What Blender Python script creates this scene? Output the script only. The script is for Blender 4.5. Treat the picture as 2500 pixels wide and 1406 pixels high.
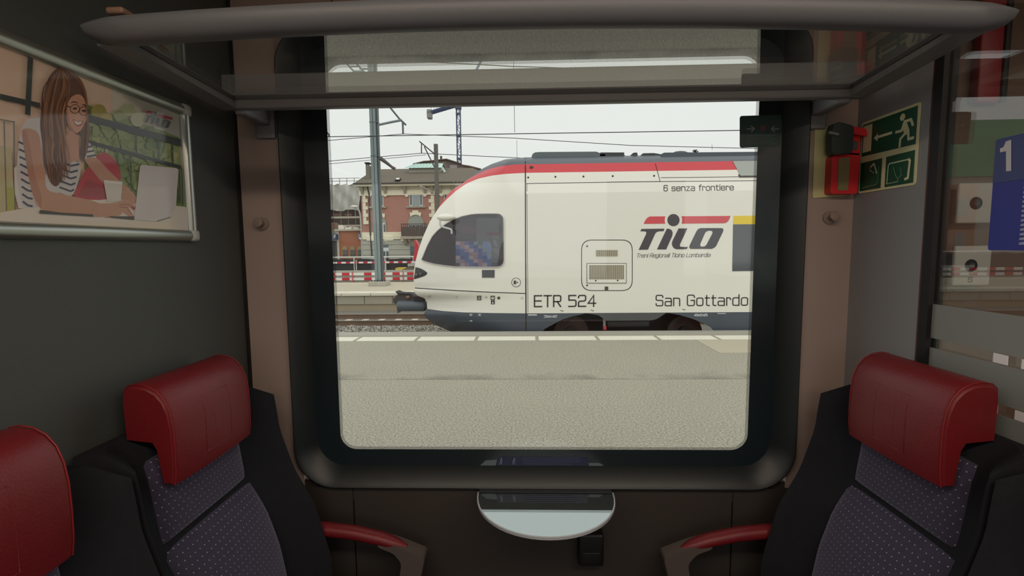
import bpy, bmesh, math, random
from mathutils import Vector, Matrix
from mathutils.geometry import tessellate_polygon

for o in list(bpy.data.objects):
    bpy.data.objects.remove(o, do_unlink=True)
scene = bpy.context.scene
col = scene.collection
random.seed(7)

# ------------------------------------------------------------------ camera
F, CX, CY = 1150.0, 1250.0, 703.0
EYE = Vector((0.0, 0.0, 1.85))              # z = 0 is the platform surface
VPX, VPY, ROLL = 1283.1, 602.0, 0.0075      # where the car's cross direction vanishes; tilt of the horizon
_y = Vector(((VPX - CX) / F, (CY - VPY) / F, -1.0)).normalized()
_x = Vector((1.0, ROLL, 0.0)); _x.z = -(_x.x * _y.x + _x.y * _y.y) / _y.z; _x.normalize()
_z = _x.cross(_y)
W2C = Matrix((_x, _y, _z)).transposed()
C2W = W2C.transposed()
cam_d = bpy.data.cameras.new('camera'); cam = bpy.data.objects.new('camera', cam_d); col.objects.link(cam)
cam_d.sensor_width = 36.0; cam_d.lens = F / 2500.0 * 36.0; cam_d.clip_start = 0.02; cam_d.clip_end = 500
m4 = C2W.to_4x4(); m4.translation = EYE; cam.matrix_world = m4
scene.camera = cam

def ray(px, py):
    return C2W @ Vector(((px - CX) / F, (CY - py) / F, -1.0))
def at_y(px, py, y):
    d = ray(px, py); return EYE + d * ((y - EYE.y) / d.y)
def at_x(px, py, x):
    d = ray(px, py); return EYE + d * ((x - EYE.x) / d.x)
def at_z(px, py, z):
    d = ray(px, py); return EYE + d * ((z - EYE.z) / d.z)

# ------------------------------------------------------------------ sky, veiled sun, exposure
scene.view_settings.view_transform = 'Standard'
scene.view_settings.look = 'None'
scene.view_settings.gamma = 1.0
scene.view_settings.use_curve_mapping = False
scene.view_settings.exposure = 0.0
scene.cycles.caustics_reflective = False
scene.cycles.caustics_refractive = False
world = bpy.data.worlds.new('overcast_sky'); scene.world = world; world.use_nodes = True
bg = world.node_tree.nodes['Background']
bg.inputs[0].default_value = (0.97, 1.0, 0.965, 1); bg.inputs[1].default_value = 0.92
sun_d = bpy.data.lights.new('veiled_sun', 'SUN'); sun = bpy.data.objects.new('veiled_sun', sun_d); col.objects.link(sun)
sun_d.energy = 1.05; sun_d.angle = math.radians(110); sun_d.color = (1.0, 0.97, 0.90)
sun.location = (0, -4, 30); sun.rotation_euler = (math.radians(38), 0, math.radians(12))

# ------------------------------------------------------------------ helpers
def lin(c):
    r = []
    for v in c[:3]:
        v = v / 255.0
        r.append(v / 12.92 if v <= 0.04045 else ((v + 0.055) / 1.055) ** 2.4)
    return (*r, 1.0)

MATS = {}
def mat(name, c, rough=0.5, metal=0.0, var=0.06, vs=6.0, bump=0.0, bs=80.0, spec=0.5, coat=0.0):
    if name in MATS: return MATS[name]
    m = bpy.data.materials.new(name); m.use_nodes = True; nt = m.node_tree; N = nt.nodes; L = nt.links
    p = N['Principled BSDF']; p.inputs['Roughness'].default_value = rough; p.inputs['Metallic'].default_value = metal
    p.inputs['Specular IOR Level'].default_value = spec; p.inputs['Coat Weight'].default_value = coat
    b = lin(c)
    tc = N.new('ShaderNodeTexCoord')
    nz = N.new('ShaderNodeTexNoise'); nz.inputs['Scale'].default_value = vs; nz.inputs['Detail'].default_value = 5
    L.new(tc.outputs['Object'], nz.inputs['Vector'])
    mx = N.new('ShaderNodeMix'); mx.data_type = 'RGBA'
    L.new(nz.outputs['Fac'], mx.inputs['Factor'])
    mx.inputs['A'].default_value = (*[max(0, v * (1 - var)) for v in b[:3]], 1)
    mx.inputs['B'].default_value = (*[min(1, v * (1 + var)) for v in b[:3]], 1)
    L.new(mx.outputs['Result'], p.inputs['Base Color'])
    if bump > 0:
        n2 = N.new('ShaderNodeTexNoise'); n2.inputs['Scale'].default_value = bs; n2.inputs['Detail'].default_value = 4
        L.new(tc.outputs['Object'], n2.inputs['Vector'])
        bp = N.new('ShaderNodeBump'); bp.inputs['Strength'].default_value = bump; bp.inputs['Distance'].default_value = 0.01
        L.new(n2.outputs['Fac'], bp.inputs['Height']); L.new(bp.outputs['Normal'], p.inputs['Normal'])
    MATS[name] = m
    return m

def glass(name, tint=(0.95, 0.97, 0.96), f0=0.04, rough=0.0, gain=1.0, dirt=0.0):
    """a thin pane: what is behind shows through, reflections grow towards grazing (Schlick)"""
    if name in MATS: return MATS[name]
    m = bpy.data.materials.new(name); m.use_nodes = True; nt = m.node_tree; N = nt.nodes; L = nt.links
    N.clear(); out = N.new('ShaderNodeOutputMaterial')
    tr = N.new('ShaderNodeBsdfTransparent'); tr.inputs[0].default_value = (*tint, 1)
    gl = N.new('ShaderNodeBsdfGlossy'); gl.inputs['Roughness'].default_value = rough; gl.inputs[0].default_value = (1, 1, 1, 1)
    ge = N.new('ShaderNodeNewGeometry')
    dt = N.new('ShaderNodeVectorMath'); dt.operation = 'DOT_PRODUCT'
    L.new(ge.outputs['Incoming'], dt.inputs[0]); L.new(ge.outputs['Normal'], dt.inputs[1])
    def math_(op, a, b=None):
        n = N.new('ShaderNodeMath'); n.operation = op
        for i, v in enumerate((a, b)):
            if v is None: continue
            if isinstance(v, (int, float)): n.inputs[i].default_value = v
            else: L.new(v, n.inputs[i])
        return n.outputs[0]
    c = math_('ABSOLUTE', dt.outputs['Value'])
    k = math_('POWER', math_('SUBTRACT', 1.0, c), 5.0)
    r = math_('ADD', math_('MULTIPLY', k, 1 - f0), f0)
    r = math_('MINIMUM', math_('MULTIPLY', r, gain), 1.0)
    mx = N.new('ShaderNodeMixShader'); L.new(r, mx.inputs[0]); L.new(tr.outputs[0], mx.inputs[1]); L.new(gl.outputs[0], mx.inputs[2])
    res = mx.outputs[0]
    if dirt > 0:
        df = N.new('ShaderNodeBsdfDiffuse'); df.inputs[0].default_value = (0.75, 0.78, 0.76, 1)
        m2 = N.new('ShaderNodeMixShader'); m2.inputs[0].default_value = dirt
        L.new(res, m2.inputs[1]); L.new(df.outputs[0], m2.inputs[2]); res = m2.outputs[0]
    L.new(res, out.inputs[0]); MATS[name] = m
    return m

def print_mat(name='print_ink', rough=0.35):
    if name in MATS: return MATS[name]
    m = bpy.data.materials.new(name); m.use_nodes = True; nt = m.node_tree
    p = nt.nodes['Principled BSDF']; p.inputs['Roughness'].default_value = rough
    a = nt.nodes.new('ShaderNodeAttribute'); a.attribute_name = 'ink'
    nt.links.new(a.outputs['Color'], p.inputs['Base Color']); MATS[name] = m
    return m

def tag(o, label=None, cat=None, group=None, kind=None):
    if label: o['label'] = label
    if cat: o['category'] = cat
    if group: o['group'] = group
    if kind: o['kind'] = kind
    return o

def empty(name, loc, label=None, cat=None, group=None, kind=None, rz=0.0):
    o = bpy.data.objects.new(name, None); col.objects.link(o); o.location = loc; o.rotation_euler = (0, 0, rz)
    o.empty_display_size = 0.1
    return tag(o, label, cat, group, kind)

class MB:
    """collects geometry in world space, built as one mesh object"""
    def __init__(self): self.v = []; self.f = []; self.mi = []; self.ink = []
    def add(self, vs, fs, mi=0, ink=None):
        n = len(self.v); self.v += [Vector(p) for p in vs]
        for f in fs: self.f.append([n + i for i in f]); self.mi.append(mi); self.ink.append(ink)
    def box(self, a, b, mi=0):
        x0, x1 = sorted((a[0], b[0])); y0, y1 = sorted((a[1], b[1])); z0, z1 = sorted((a[2], b[2]))
        self.add([(x0,y0,z0),(x1,y0,z0),(x1,y1,z0),(x0,y1,z0),(x0,y0,z1),(x1,y0,z1),(x1,y1,z1),(x0,y1,z1)],
                 [(0,3,2,1),(4,5,6,7),(0,1,5,4),(1,2,6,5),(2,3,7,6),(3,0,4,7)], mi)
    def rbox(self, a, b, r=0.01, seg=3, mi=0, shape=None):
        """box with rounded edges; shape(v) may move the points"""
        bm = bmesh.new(); bmesh.ops.create_cube(bm, size=1.0)
        a = Vector(a); b = Vector(b); c = (a + b) / 2; s = Vector([abs(b[i] - a[i]) for i in range(3)])
        for v in bm.verts: v.co = Vector((c[i] + v.co[i] * s[i] for i in range(3)))
        bmesh.ops.bevel(bm, geom=bm.edges[:], offset=min(r, min(s) * 0.49), segments=seg, profile=0.5, affect='EDGES')
        self.from_bm(bm, mi, shape)
    def from_bm(self, bm, mi=0, shape=None):
        bm.verts.index_update()
        self.add([shape(v.co.copy()) if shape else v.co for v in bm.verts], [[v.index for v in f.verts] for f in bm.faces], mi)
        bm.free()
    def tube(self, pts, r, n=8, mi=0, caps=True, closed=False):
        pts = [Vector(p) for p in pts]; rr = r if isinstance(r, (list, tuple)) else [r] * len(pts)
        rings = []; up = None
        for i, p in enumerate(pts):
            if closed: d = pts[(i + 1) % len(pts)] - pts[i - 1]
            else: d = pts[min(i + 1, len(pts) - 1)] - pts[max(i - 1, 0)]
            d.normalize()
            if up is None: up = Vector((0, 0, 1)) if abs(d.z) < 0.9 else Vector((1, 0, 0))
            s = d.cross(up).normalized(); up = s.cross(d).normalized()
            rings.append([p + (s * math.cos(2 * math.pi * k / n) + up * math.sin(2 * math.pi * k / n)) * rr[i] for k in range(n)])
        vs = [q for ring in rings for q in ring]; fs = []
        m = len(rings)
        for i in range(m if closed else m - 1):
            j = (i + 1) % m
            for k in range(n):
                k2 = (k + 1) % n; fs.append((i * n + k, i * n + k2, j * n + k2, j * n + k))
        if caps and not closed: fs += [tuple(range(n))[::-1], tuple((m - 1) * n + k for k in range(n))]
        self.add(vs, fs, mi)
    def bar(self, p, q, w, h, mi=0, up=(0, 0, 1)):
        """rectangular bar from p to q, w across, h along up"""
        p = Vector(p); q = Vector(q); d = (q - p).normalized(); up = Vector(up)
        s = d.cross(up).normalized(); u = s.cross(d).normalized()
        vs = [e + s * (w / 2 * i) + u * (h / 2 * j) for e in (p, q) for i, j in ((-1, -1), (1, -1), (1, 1), (-1, 1))]
        self.add(vs, [(0,1,2,3),(7,6,5,4),(0,4,5,1),(1,5,6,2),(2,6,7,3),(3,7,4,0)], mi)
    def poly(self, loops, off=None, mi=0, ink=None):
        """filled polygon (first loop outer, the rest holes) given in 3-D; off = vector to the back gives it thickness"""
        if not isinstance(loops[0][0], (list, tuple, Vector)): loops = [loops]
        loops = [[Vector(p) for p in l] for l in loops]
        flat = [p for l in loops for p in l]
        tris = tessellate_polygon(loops)
        if off is None: self.add(flat, tris, mi, ink); return
        off = Vector(off); n = len(flat)
        # front faces look away from off
        fs = []
        for t in tris:
            nrm = (flat[t[1]] - flat[t[0]]).cross(flat[t[2]] - flat[t[0]])
            t = tuple(t) if nrm.dot(off) < 0 else tuple(t[::-1])
            fs.append(t); fs.append(tuple(i + n for i in t[::-1]))
        k = 0
        for l in loops:
            m = len(l)
            for i in range(m): fs.append((k + i, k + (i + 1) % m, n + k + (i + 1) % m, n + k + i))
            k += m
        self.add(flat + [p + off for p in flat], fs, mi, ink)
    def grid(self, rows, mi=0, closed=False):
        m = len(rows[0]); vs = [p for r in rows for p in r]; fs = []
        for i in range(len(rows) - 1):
            for k in range(m if closed else m - 1):
                k2 = (k + 1) % m; fs.append((i * m + k, i * m + k2, (i + 1) * m + k2, (i + 1) * m + k))
        self.add(vs, fs, mi)
    def sphere(self, c, r, nu=14, nv=9, mi=0):
        c = Vector(c); r = r if isinstance(r, (tuple, list)) else (r, r, r)
        rows = []
        for i in range(nv + 1):
            t = math.pi * i / nv
            rows.append([c + Vector((r[0] * math.sin(t) * math.cos(2*math.pi*k/nu), r[1] * math.sin(t) * math.sin(2*math.pi*k/nu), r[2] * math.cos(t))) for k in range(nu)])
        self.grid(rows, mi, closed=True)
    def disc(self, c, n, r, depth, seg=20, mi=0):
        c = Vector(c); n = Vector(n).normalized(); self.tube([c, c - n * depth], r, seg, mi)
    def build(self, name, mats, parent=None, smooth=None, local=False, **tags):
        if not isinstance(mats, (list, tuple)): mats = [mats]
        org = Vector((0, 0, 0))
        if parent is None:
            xs = [p.x for p in self.v]; ys = [p.y for p in self.v]; zs = [p.z for p in self.v]
            org = Vector(((min(xs) + max(xs)) / 2, (min(ys) + max(ys)) / 2, min(zs)))
            inv = Matrix.Translation(-org)
        else:
            inv = Matrix.Identity(4) if local else world_of(parent).inverted()
        me = bpy.data.meshes.new(name); me.from_pydata([inv @ p for p in self.v], [], self.f)
        for m in mats: me.materials.append(m)
        for p, i in zip(me.polygons, self.mi): p.material_index = i
        if any(i is not None for i in self.ink):
            at = me.color_attributes.new('ink', 'FLOAT_COLOR', 'CORNER'); k = 0
            for p, c in zip(me.polygons, self.ink):
                for _ in p.vertices: at.data[k].color = lin(c or (128, 128, 128)); k += 1
        bm = bmesh.new(); bm.from_mesh(me)
        if not any(i is not None for i in self.ink): bmesh.ops.recalc_face_normals(bm, faces=bm.faces)
        if smooth is not None:
            for f in bm.faces: f.smooth = True
            for e in bm.edges:
                if len(e.link_faces) == 2 and e.calc_face_angle(0) > math.radians(smooth): e.smooth = False
        bm.to_mesh(me); bm.free(); me.update()
        o = bpy.data.objects.new(name, me); col.objects.link(o)
        if parent is None: o.location = org
        else: o.parent = parent
        return tag(o, **tags)

def world_of(o):
    m = Matrix.LocRotScale(o.location, o.rotation_euler, o.scale)
    return world_of(o.parent) @ m if o.parent else m

def copy_tree(o, parent=None):
    c = o.copy(); col.objects.link(c); c.parent = parent
    for ch in [x for x in bpy.data.objects if x.parent == o]: copy_tree(ch, c)
    return c

def rounded(pts, r, seg=5, closed=True):
    """round the corners of a polyline (any dimension); r a number or one per corner"""
    pts = [Vector(p) for p in pts]; n = len(pts); out = []
    for i, p in enumerate(pts):
        rad = r[i] if isinstance(r, (list, tuple)) else r
        if (not closed and i in (0, n - 1)) or rad <= 0: out.append(p); continue
        a = pts[i - 1]; b = pts[(i + 1) % n]
        da = a - p; db = b - p; la = da.length; lb = db.length
        k = min(rad, la * (0.5 if closed or 0 < i - 1 else 0.98), lb * (0.5 if closed or i + 1 < n - 1 else 0.98))
        a = p + da.normalized() * k; b = p + db.normalized() * k
        for s in range(seg + 1):
            t = s / seg; out.append(a * (1 - t) ** 2 + p * (2 * t * (1 - t)) + b * t ** 2)
    return out

def curve(pts, n=8):
    """smooth curve through the points (Catmull-Rom)"""
    pts = [Vector(p) for p in pts]; out = []
    for i in range(len(pts) - 1):
        p0 = pts[max(i - 1, 0)]; p1 = pts[i]; p2 = pts[i + 1]; p3 = pts[min(i + 2, len(pts) - 1)]
        for s in range(n):
            t = s / n
            out.append(0.5 * ((2 * p1) + (p2 - p0) * t + (2 * p0 - 5 * p1 + 4 * p2 - p3) * t * t + (3 * p1 - p0 - 3 * p2 + p3) * t ** 3))
    return out + [pts[-1]]

def resample(pts, n):
    pts = [Vector(p) for p in pts]; d = [0.0]
    for a, b in zip(pts, pts[1:]): d.append(d[-1] + (b - a).length)
    out = []; j = 0
    for i in range(n):
        s = d[-1] * i / (n - 1)
        while j < len(d) - 2 and d[j + 1] < s: j += 1
        t = (s - d[j]) / max(d[j + 1] - d[j], 1e-9); out.append(pts[j].lerp(pts[j + 1], min(max(t, 0), 1)))
    return out

# --- stroke lettering: wide squarish letters drawn with a pen of constant width
def _g():
    w = 0.78; x = 0.72
    G = {
     'E': (w, [([(w,1),(0,1),(0,0),(w,0)], 0), ([(0,.52),(w*.92,.52)], 0)]),
     'T': (w, [([(0,1),(w,1)], 0), ([(w/2,1),(w/2,0)], 0)]),
     'R': (w, [([(0,0),(0,1),(w,1),(w,.45),(0,.45)], [0,0,.2,.2,0]), ([(w*.5,.45),(w*.98,0)], 0)]),
     'L': (w*.8, [([(0,1),(0,0),(w*.8,0)], 0)]),
     'S': (w, [([(w,.8),(w,1),(0,1),(0,.52),(w,.52),(w,0),(0,0),(0,.2)], .19)]),
     'G': (w*1.05, [([(w*1.05,.78),(w*1.05,1),(0,1),(0,0),(w*1.05,0),(w*1.05,.5),(w*.55,.5)], [0,.22,.22,.22,.22,0,0])]),
     '1': (w*.3, [([(0,.8),(w*.3,1),(w*.3,0)], 0)]),
     '2': (w, [([(0,.8),(0,1),(w,1),(w,.5),(0,.46),(0,0),(w,0)], [0,.2,.2,.2,.2,0,0])]),
     '3': (w*.9, [([(0,1),(w*.9,1),(w*.9,.53),(w*.25,.53)], [0,.18,.15,0]), ([(w*.3,.53),(w*.9,.53),(w*.9,0),(0,0)], [0,.15,.2,0])]),
     '4': (w*1.05, [([(w*.78,0),(w*.78,1),(0,.28),(w*1.05,.28)], 0)]),
     '5': (w, [([(w*.95,1),(0,1),(0,.58),(w,.58),(w,0),(0,0)], [0,0,0,.2,.2,0])]),
     '6': (w*.9, [([(w*.9,.84),(w*.9,1),(0,1),(0,0),(w*.9,0),(w*.9,.57),(0,.57)], [0,.2,.22,.22,.22,.2,0])]),
     '7': (w*.9, [([(0,1),(w*.9,1),(w*.3,0)], 0)]),
     '/': (w*.4, [([(0,-.05),(w*.4,1.05)], 0)]), '-': (w*.4, [([(0,.42),(w*.4,.42)], 0)]),
     'a': (w*.92, [([(.06,x),(w*.92,x),(w*.92,0),(0,0),(0,.4),(w*.92,.4)], [0,.2,0,.16,.14,0])]),
     'b': (w*.92, [([(0,1),(0,0),(w*.92,0),(w*.92,x),(0,x)], [0,0,.22,.22,0])]),
     'c': (w*.85, [([(w*.85,x-.16),(w*.85,x),(0,x),(0,0),(w*.85,0),(w*.85,.16)], .2)]),
     'd': (w*.92, [([(w*.92,1),(w*.92,0),(0,0),(0,x),(w*.92,x)], [0,0,.22,.22,0])]),
     'e': (w*.92, [([(0,.37),(w*.92,.37),(w*.92,x),(0,x),(0,0),(w*.92,0),(w*.92,.15)], [0,0,.22,.22,.22,.18,0])]),
     'f': (w*.55, [([(w*.2,0),(w*.2,1),(w*.58,1)], .18), ([(0,x),(w*.52,x)], 0)]),
     'g': (w*.92, [([(w*.92,x),(0,x),(0,0),(w*.92,0)], [0,.22,.22,0]), ([(w*.92,x),(w*.92,-.26),(.04,-.26)], [0,.2,0])]),
     'i': (0.02, [([(0.01,0),(0.01,x)], 0), ([(0.01,.9),(0.01,1)], 0)]),
     'l': (0.02, [([(0.01,0),(0.01,1)], 0)]),
     'm': (w*1.35, [([(0,0),(0,x)], 0), ([(0,x),(w*.68,x),(w*.68,0)], [0,.18,0]), ([(w*.6,x),(w*1.35,x),(w*1.35,0)], [0,.18,0])]),
     'n': (w*.9, [([(0,0),(0,x)], 0), ([(0,x),(w*.9,x),(w*.9,0)], [0,.22,0])]),
     'o': (w*.92, [([(w*.46,0),(0,0),(0,x),(w*.92,x),(w*.92,0),(w*.46,0)], [0,.22,.22,.22,.22,0])]),
     'r': (w*.55, [([(0,0),(0,x)], 0), ([(0,x),(w*.55,x),(w*.55,x-.16)], [0,.16,0])]),
     's': (w*.85, [([(w*.85,x-.13),(w*.85,x),(0,x),(0,.37),(w*.85,.37),(w*.85,0),(0,0),(0,.13)], .15)]),
     't': (w*.6, [([(w*.2,.95),(w*.2,0),(w*.62,0)], .18), ([(0,x),(w*.6,x)], 0)]),
     'z': (w*.8, [([(0,x),(w*.8,x),(0,0),(w*.8,0)], 0)]),
    }
    return G
GLYPH = _g()

def lettering(mb, text, place, height, pen, width=None, slant=0.0, space=0.28, word=0.62, off=None, ink=None):
    """place(u, v) -> 3-D point, u along the line in metres, v up; width = wanted total width"""
    adv = 0.0; parts = []
    for ch in text:
        if ch == ' ': adv += word; continue
        w, strokes = GLYPH[ch]
        for pts, r in strokes: parts.append(([(adv + p[0], p[1]) for p in pts], r))
        adv += w + space
    adv -= space
    sx = (width / adv) if width else height
    for pts, r in parts:
        p2 = [Vector((p[0] * sx + p[1] * height * slant, p[1] * height)) for p in pts]
        rr = [q * min(height, sx) for q in r] if isinstance(r, (list, tuple)) else r * min(height, sx)
        p2 = rounded(p2, rr, 5, closed=False)
        p2 = [p for i, p in enumerate(p2) if i == 0 or (p - p2[i - 1]).length > 1e-6]
        # ribbon with mitred joints; open ends run on by half the pen
        L = []; R = []
        for i, p in enumerate(p2):
            a = (p - p2[i - 1]).normalized() if i > 0 else None
            b = (p2[i + 1] - p).normalized() if i < len(p2) - 1 else None
            d = (a or b) if (a is None or b is None) else (a + b)
            if d.length < 1e-6: d = b
            d = d.normalized(); n = Vector((-d.y, d.x)); k = 1.0
            if a is not None and b is not None: k = 1 / max(0.5, n.dot(Vector((-b.y, b.x))))
            e = Vector((0, 0))
            if a is None: e = -b * pen * 0.5
            if b is None: e = a * pen * 0.5
            L.append(p + n * pen / 2 * k + e); R.append(p - n * pen / 2 * k + e)
        for i in range(len(p2) - 1):
            mb.poly([place(*L[i]), place(*L[i + 1]), place(*R[i + 1]), place(*R[i])], off=off, ink=ink)

LOGO = {  # traced letter shapes of the operator's mark, y down
 'red_a': [(240,352),(262,300),(300,245),(350,215),(640,213),(630,245),(627,280),(630,315),(637,347)],
 'red_b': [(938,212),(1845,205),(1825,262),(1800,305),(1770,328),(1730,340),(942,347),(950,315),(953,280),(950,245)],
 'T': [(200,445),(622,440),(608,485),(520,490),(480,503),(455,530),(440,560),(318,828),(147,832),(285,540),(290,515),(280,497),(262,490),(178,488)],
 'i': [(668,440),(715,445),(750,463),(770,495),(775,535),(765,580),(655,825),(485,825)],
 'L': [(885,437),(1048,435),(912,725),(908,755),(918,772),(938,778),(1058,778),(1038,818),(850,822),(805,805),(775,770),(762,725),(765,690),(778,655)],
 'O': [(1290,430),(1680,430),(1708,442),(1715,468),(1705,500),(1580,760),(1550,790),(1500,815),(1110,815),(1088,800),(1083,775),(1092,745),(1215,490),(1245,450)],
 'Oh': [(1440,478),(1485,478),(1508,488),(1515,510),(1505,540),(1400,740),(1365,768),(1310,774),(1287,760),(1283,735),(1293,705),(1375,520),(1400,492)],
}
def logo(place, red, dark, off=None):
    """red, dark: MB collectors; place(x, y) maps logo units to 3-D"""
    P = lambda k: [place(*p) for p in LOGO[k]]
    for k in ('red_a', 'red_b'): red[0].poly(P(k), off=off, ink=red[1])
    for k in ('T', 'i', 'L'): dark[0].poly(P(k), off=off, ink=dark[1])
    dark[0].poly([P('O'), P('Oh')[::-1]], off=off, ink=dark[1])
    dark[0].poly([place(790 + 113 * math.cos(a * math.pi / 12), 282 + 113 * math.sin(a * math.pi / 12)) for a in range(24)], off=off, ink=dark[1])

# ================================================================== THE CARRIAGE (setting)
XL, XR, YW, FLOOR, CEIL = -0.912, 1.012, 1.50, 0.35, 2.78
YB, XA, XZ = -1.30, -3.2, 3.2                      # far side wall and the two ends of the saloon
M_PINK = mat('warm_grey_laminate', (164, 146, 137), 0.45, var=0.03, vs=3)
M_DARKP = mat('dark_brown_panel', (58, 52, 48), 0.6, var=0.06, vs=5)
M_GREYP = mat('light_grey_laminate', (142, 143, 146), 0.4, var=0.02)
M_SLATE = mat('slate_grey_laminate', (76, 81, 79), 0.5, var=0.08, vs=90, bump=0.05, bs=400)
M_BLACK = mat('black_rubber', (16, 16, 17), 0.6)
M_FRAME = mat('charcoal_moulding', (25, 32, 34), 0.42, var=0.03)
M_FRIT = mat('black_glass_enamel', (33, 42, 46), 0.25)
M_ALU = mat('satin_aluminium', (178, 184, 178), 0.32, metal=0.85, var=0.02)
M_RACK = mat('grey_powder_coat', (142, 142, 145), 0.45, var=0.03)
M_WHITE = mat('white_plastic', (214, 214, 208), 0.4)

def panel(parent, a, b, m, name='wall_panel'):
    mb = MB(); mb.box(a, b); return mb.build(name, m, parent)

# floor, ceiling, far side and ends
mb = MB(); mb.box((XA, YB - .1, FLOOR - .06), (XZ, YW + .08, FLOOR)); mb.build('floor', mat('dark_floor_covering', (70, 70, 74), 0.7, var=.2, vs=150), kind='structure', label='dark grey carriage floor covering')
mb = MB(); mb.box((XA, YB - .1, CEIL), (XZ, YW + .08, CEIL + .05)); mb.build('ceiling', mat('cream_ceiling', (205, 196, 182), 0.6), kind='structure', label='cream carriage ceiling')
for nm, x in (('wall_left_end', XA), ('wall_right_end', XZ)):
    mb = MB(); mb.box((x - .03, YB - .1, FLOOR), (x + .03, YW + .08, CEIL)); mb.build(nm, M_SLATE if x < 0 else mat('tan_vestibule_panel', (112, 88, 74), 0.5), kind='structure', label='end wall of the saloon')
wb = empty('wall_back', (0, YB, FLOOR), kind='structure', label='carriage wall across the aisle with its window')
BX0, BX1, BZ0, BZ1 = -0.66, 0.76, 1.15, 2.45
WX = [(-2.95, -1.35), (BX0, BX1), (1.45, 2.95)]
for a, b in (((XA, YB - .1, FLOOR), (WX[0][0], YB, CEIL)), ((WX[0][1], YB - .1, FLOOR), (BX0, YB, CEIL)), ((BX1, YB - .1, FLOOR), (WX[2][0], YB, CEIL)), ((WX[2][1], YB - .1, FLOOR), (XZ, YB, CEIL))) + tuple(q for u, v in WX for q in (((u, YB - .1, FLOOR), (v, YB, BZ0)), ((u, YB - .1, BZ1), (v, YB, CEIL)))):
    panel(wb, a, b, M_PINK)
GLASS = glass('window_pane', (0.965, 0.97, 0.965), 0.022)
for i, (u, v) in enumerate(WX):
    w2 = empty('window_%d' % (i + 2), ((u + v) / 2, YB, BZ0), kind='structure', label='window across the aisle')
    mb = MB(); mb.box((u, YB - .06, BZ0), (v, YB - .052, BZ1)); mb.build('pane', GLASS, w2)

# front wall round the window
FX0, FX1, FZ0, FZ1 = -0.772, 0.864, 1.054, 2.545    # outer edge of the window moulding
OX0, OX1, OZ0, OZ1 = -0.623, 0.720, 1.180, 2.420    # clear opening
HX0, HX1, HZ0, HZ1 = -0.750, 0.842, 1.076, 2.523        # hole in the wall
wf = empty('wall_front', (0, YW, FLOOR), kind='structure', label='carriage side wall with warm grey panels beside the big window')
s1 = at_y(866, 1290, YW).x; s2 = at_y(1786, 1290, YW).x; s3 = at_y(810, 8, YW).x; s4 = at_y(2268, 6, YW).x
g = 0.0025
panel(wf, (XL, YW, FZ0 + g), (HX0, YW + .1, CEIL), M_PINK)
panel(wf, (HX1, YW, FZ0 + g), (XR, YW + .1, CEIL), M_PINK)
panel(wf, (HX0, YW, HZ1), (s3 - g, YW + .1, CEIL), M_PINK)
panel(wf, (s3 + g, YW, HZ1), (HX1, YW + .1, CEIL), M_PINK)
panel(wf, (XL, YW, FLOOR), (s1 - g, YW + .1, FZ0), M_DARKP)
panel(wf, (s1 + g, YW, FLOOR), (s2 - g, YW + .1, FZ0), M_DARKP)
panel(wf, (s2 + g, YW, FLOOR), (XR, YW + .1, FZ0), M_DARKP)
panel(wf, (HX0, YW + .005, FZ0 - .05), (HX1, YW + .1, HZ0), M_DARKP)
panel(wf, (XA, YW, FLOOR), (XL - .03, YW + .1, CEIL), M_PINK)
panel(wf, (XL - .03, YW + .004, FLOOR), (XL, YW + .1, CEIL), M_BLACK)
panel(wf, (HX0 - .3, YW + .03, FLOOR), (HX1 + .25, YW + .1, FZ0 - .02), M_BLACK)
panel(wf, (HX0, YW + .03, HZ1), (HX1, YW + .1, CEIL), M_BLACK)

# window: moulding, enamel border with dotted edge, pane
def rrect(x0, x1, z0, z1, r, y, n=9):
    out = []
    for cx_, cz_, a0 in ((x1 - r, z1 - r, 0), (x0 + r, z1 - r, 90), (x0 + r, z0 + r, 180), (x1 - r, z0 + r, 270)):
        for k in range(n + 1):
            a = math.radians(a0 + 90 * k / n); out.append(Vector((cx_ + r * math.cos(a), y, cz_ + r * math.sin(a))))
    return out
win = empty('window_1', (0, YW, FZ0), kind='structure', label='large carriage window in a charcoal rounded frame')
mb = MB(); rows = []
for ins, y in ((0, YW + .01), (0, YW - .012), (.002, YW - .018), (.007, YW - .022), (.013, YW - .019), (.024, YW - .010), (.040, YW + .004), (.054, YW + .020), (.062, YW + .031)):
    rows.append(rrect(FX0 + ins, FX1 - ins, FZ0 + ins, FZ1 - ins, .135 - ins * .7, y))
mb.grid(rows, closed=True); mb.build('window_frame', M_FRAME, win, smooth=40)
D0 = 0.009
mb = MB(); mb.grid([rrect(FX0 + .055, FX1 - .055, FZ0 + .055, FZ1 - .055, .095, YW + .030), rrect(OX0 - D0, OX1 + D0, OZ0 - D0, OZ1 + D0, .055, YW + .030)], closed=True)
mb.build('enamel_border', M_FRIT, win)
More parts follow.
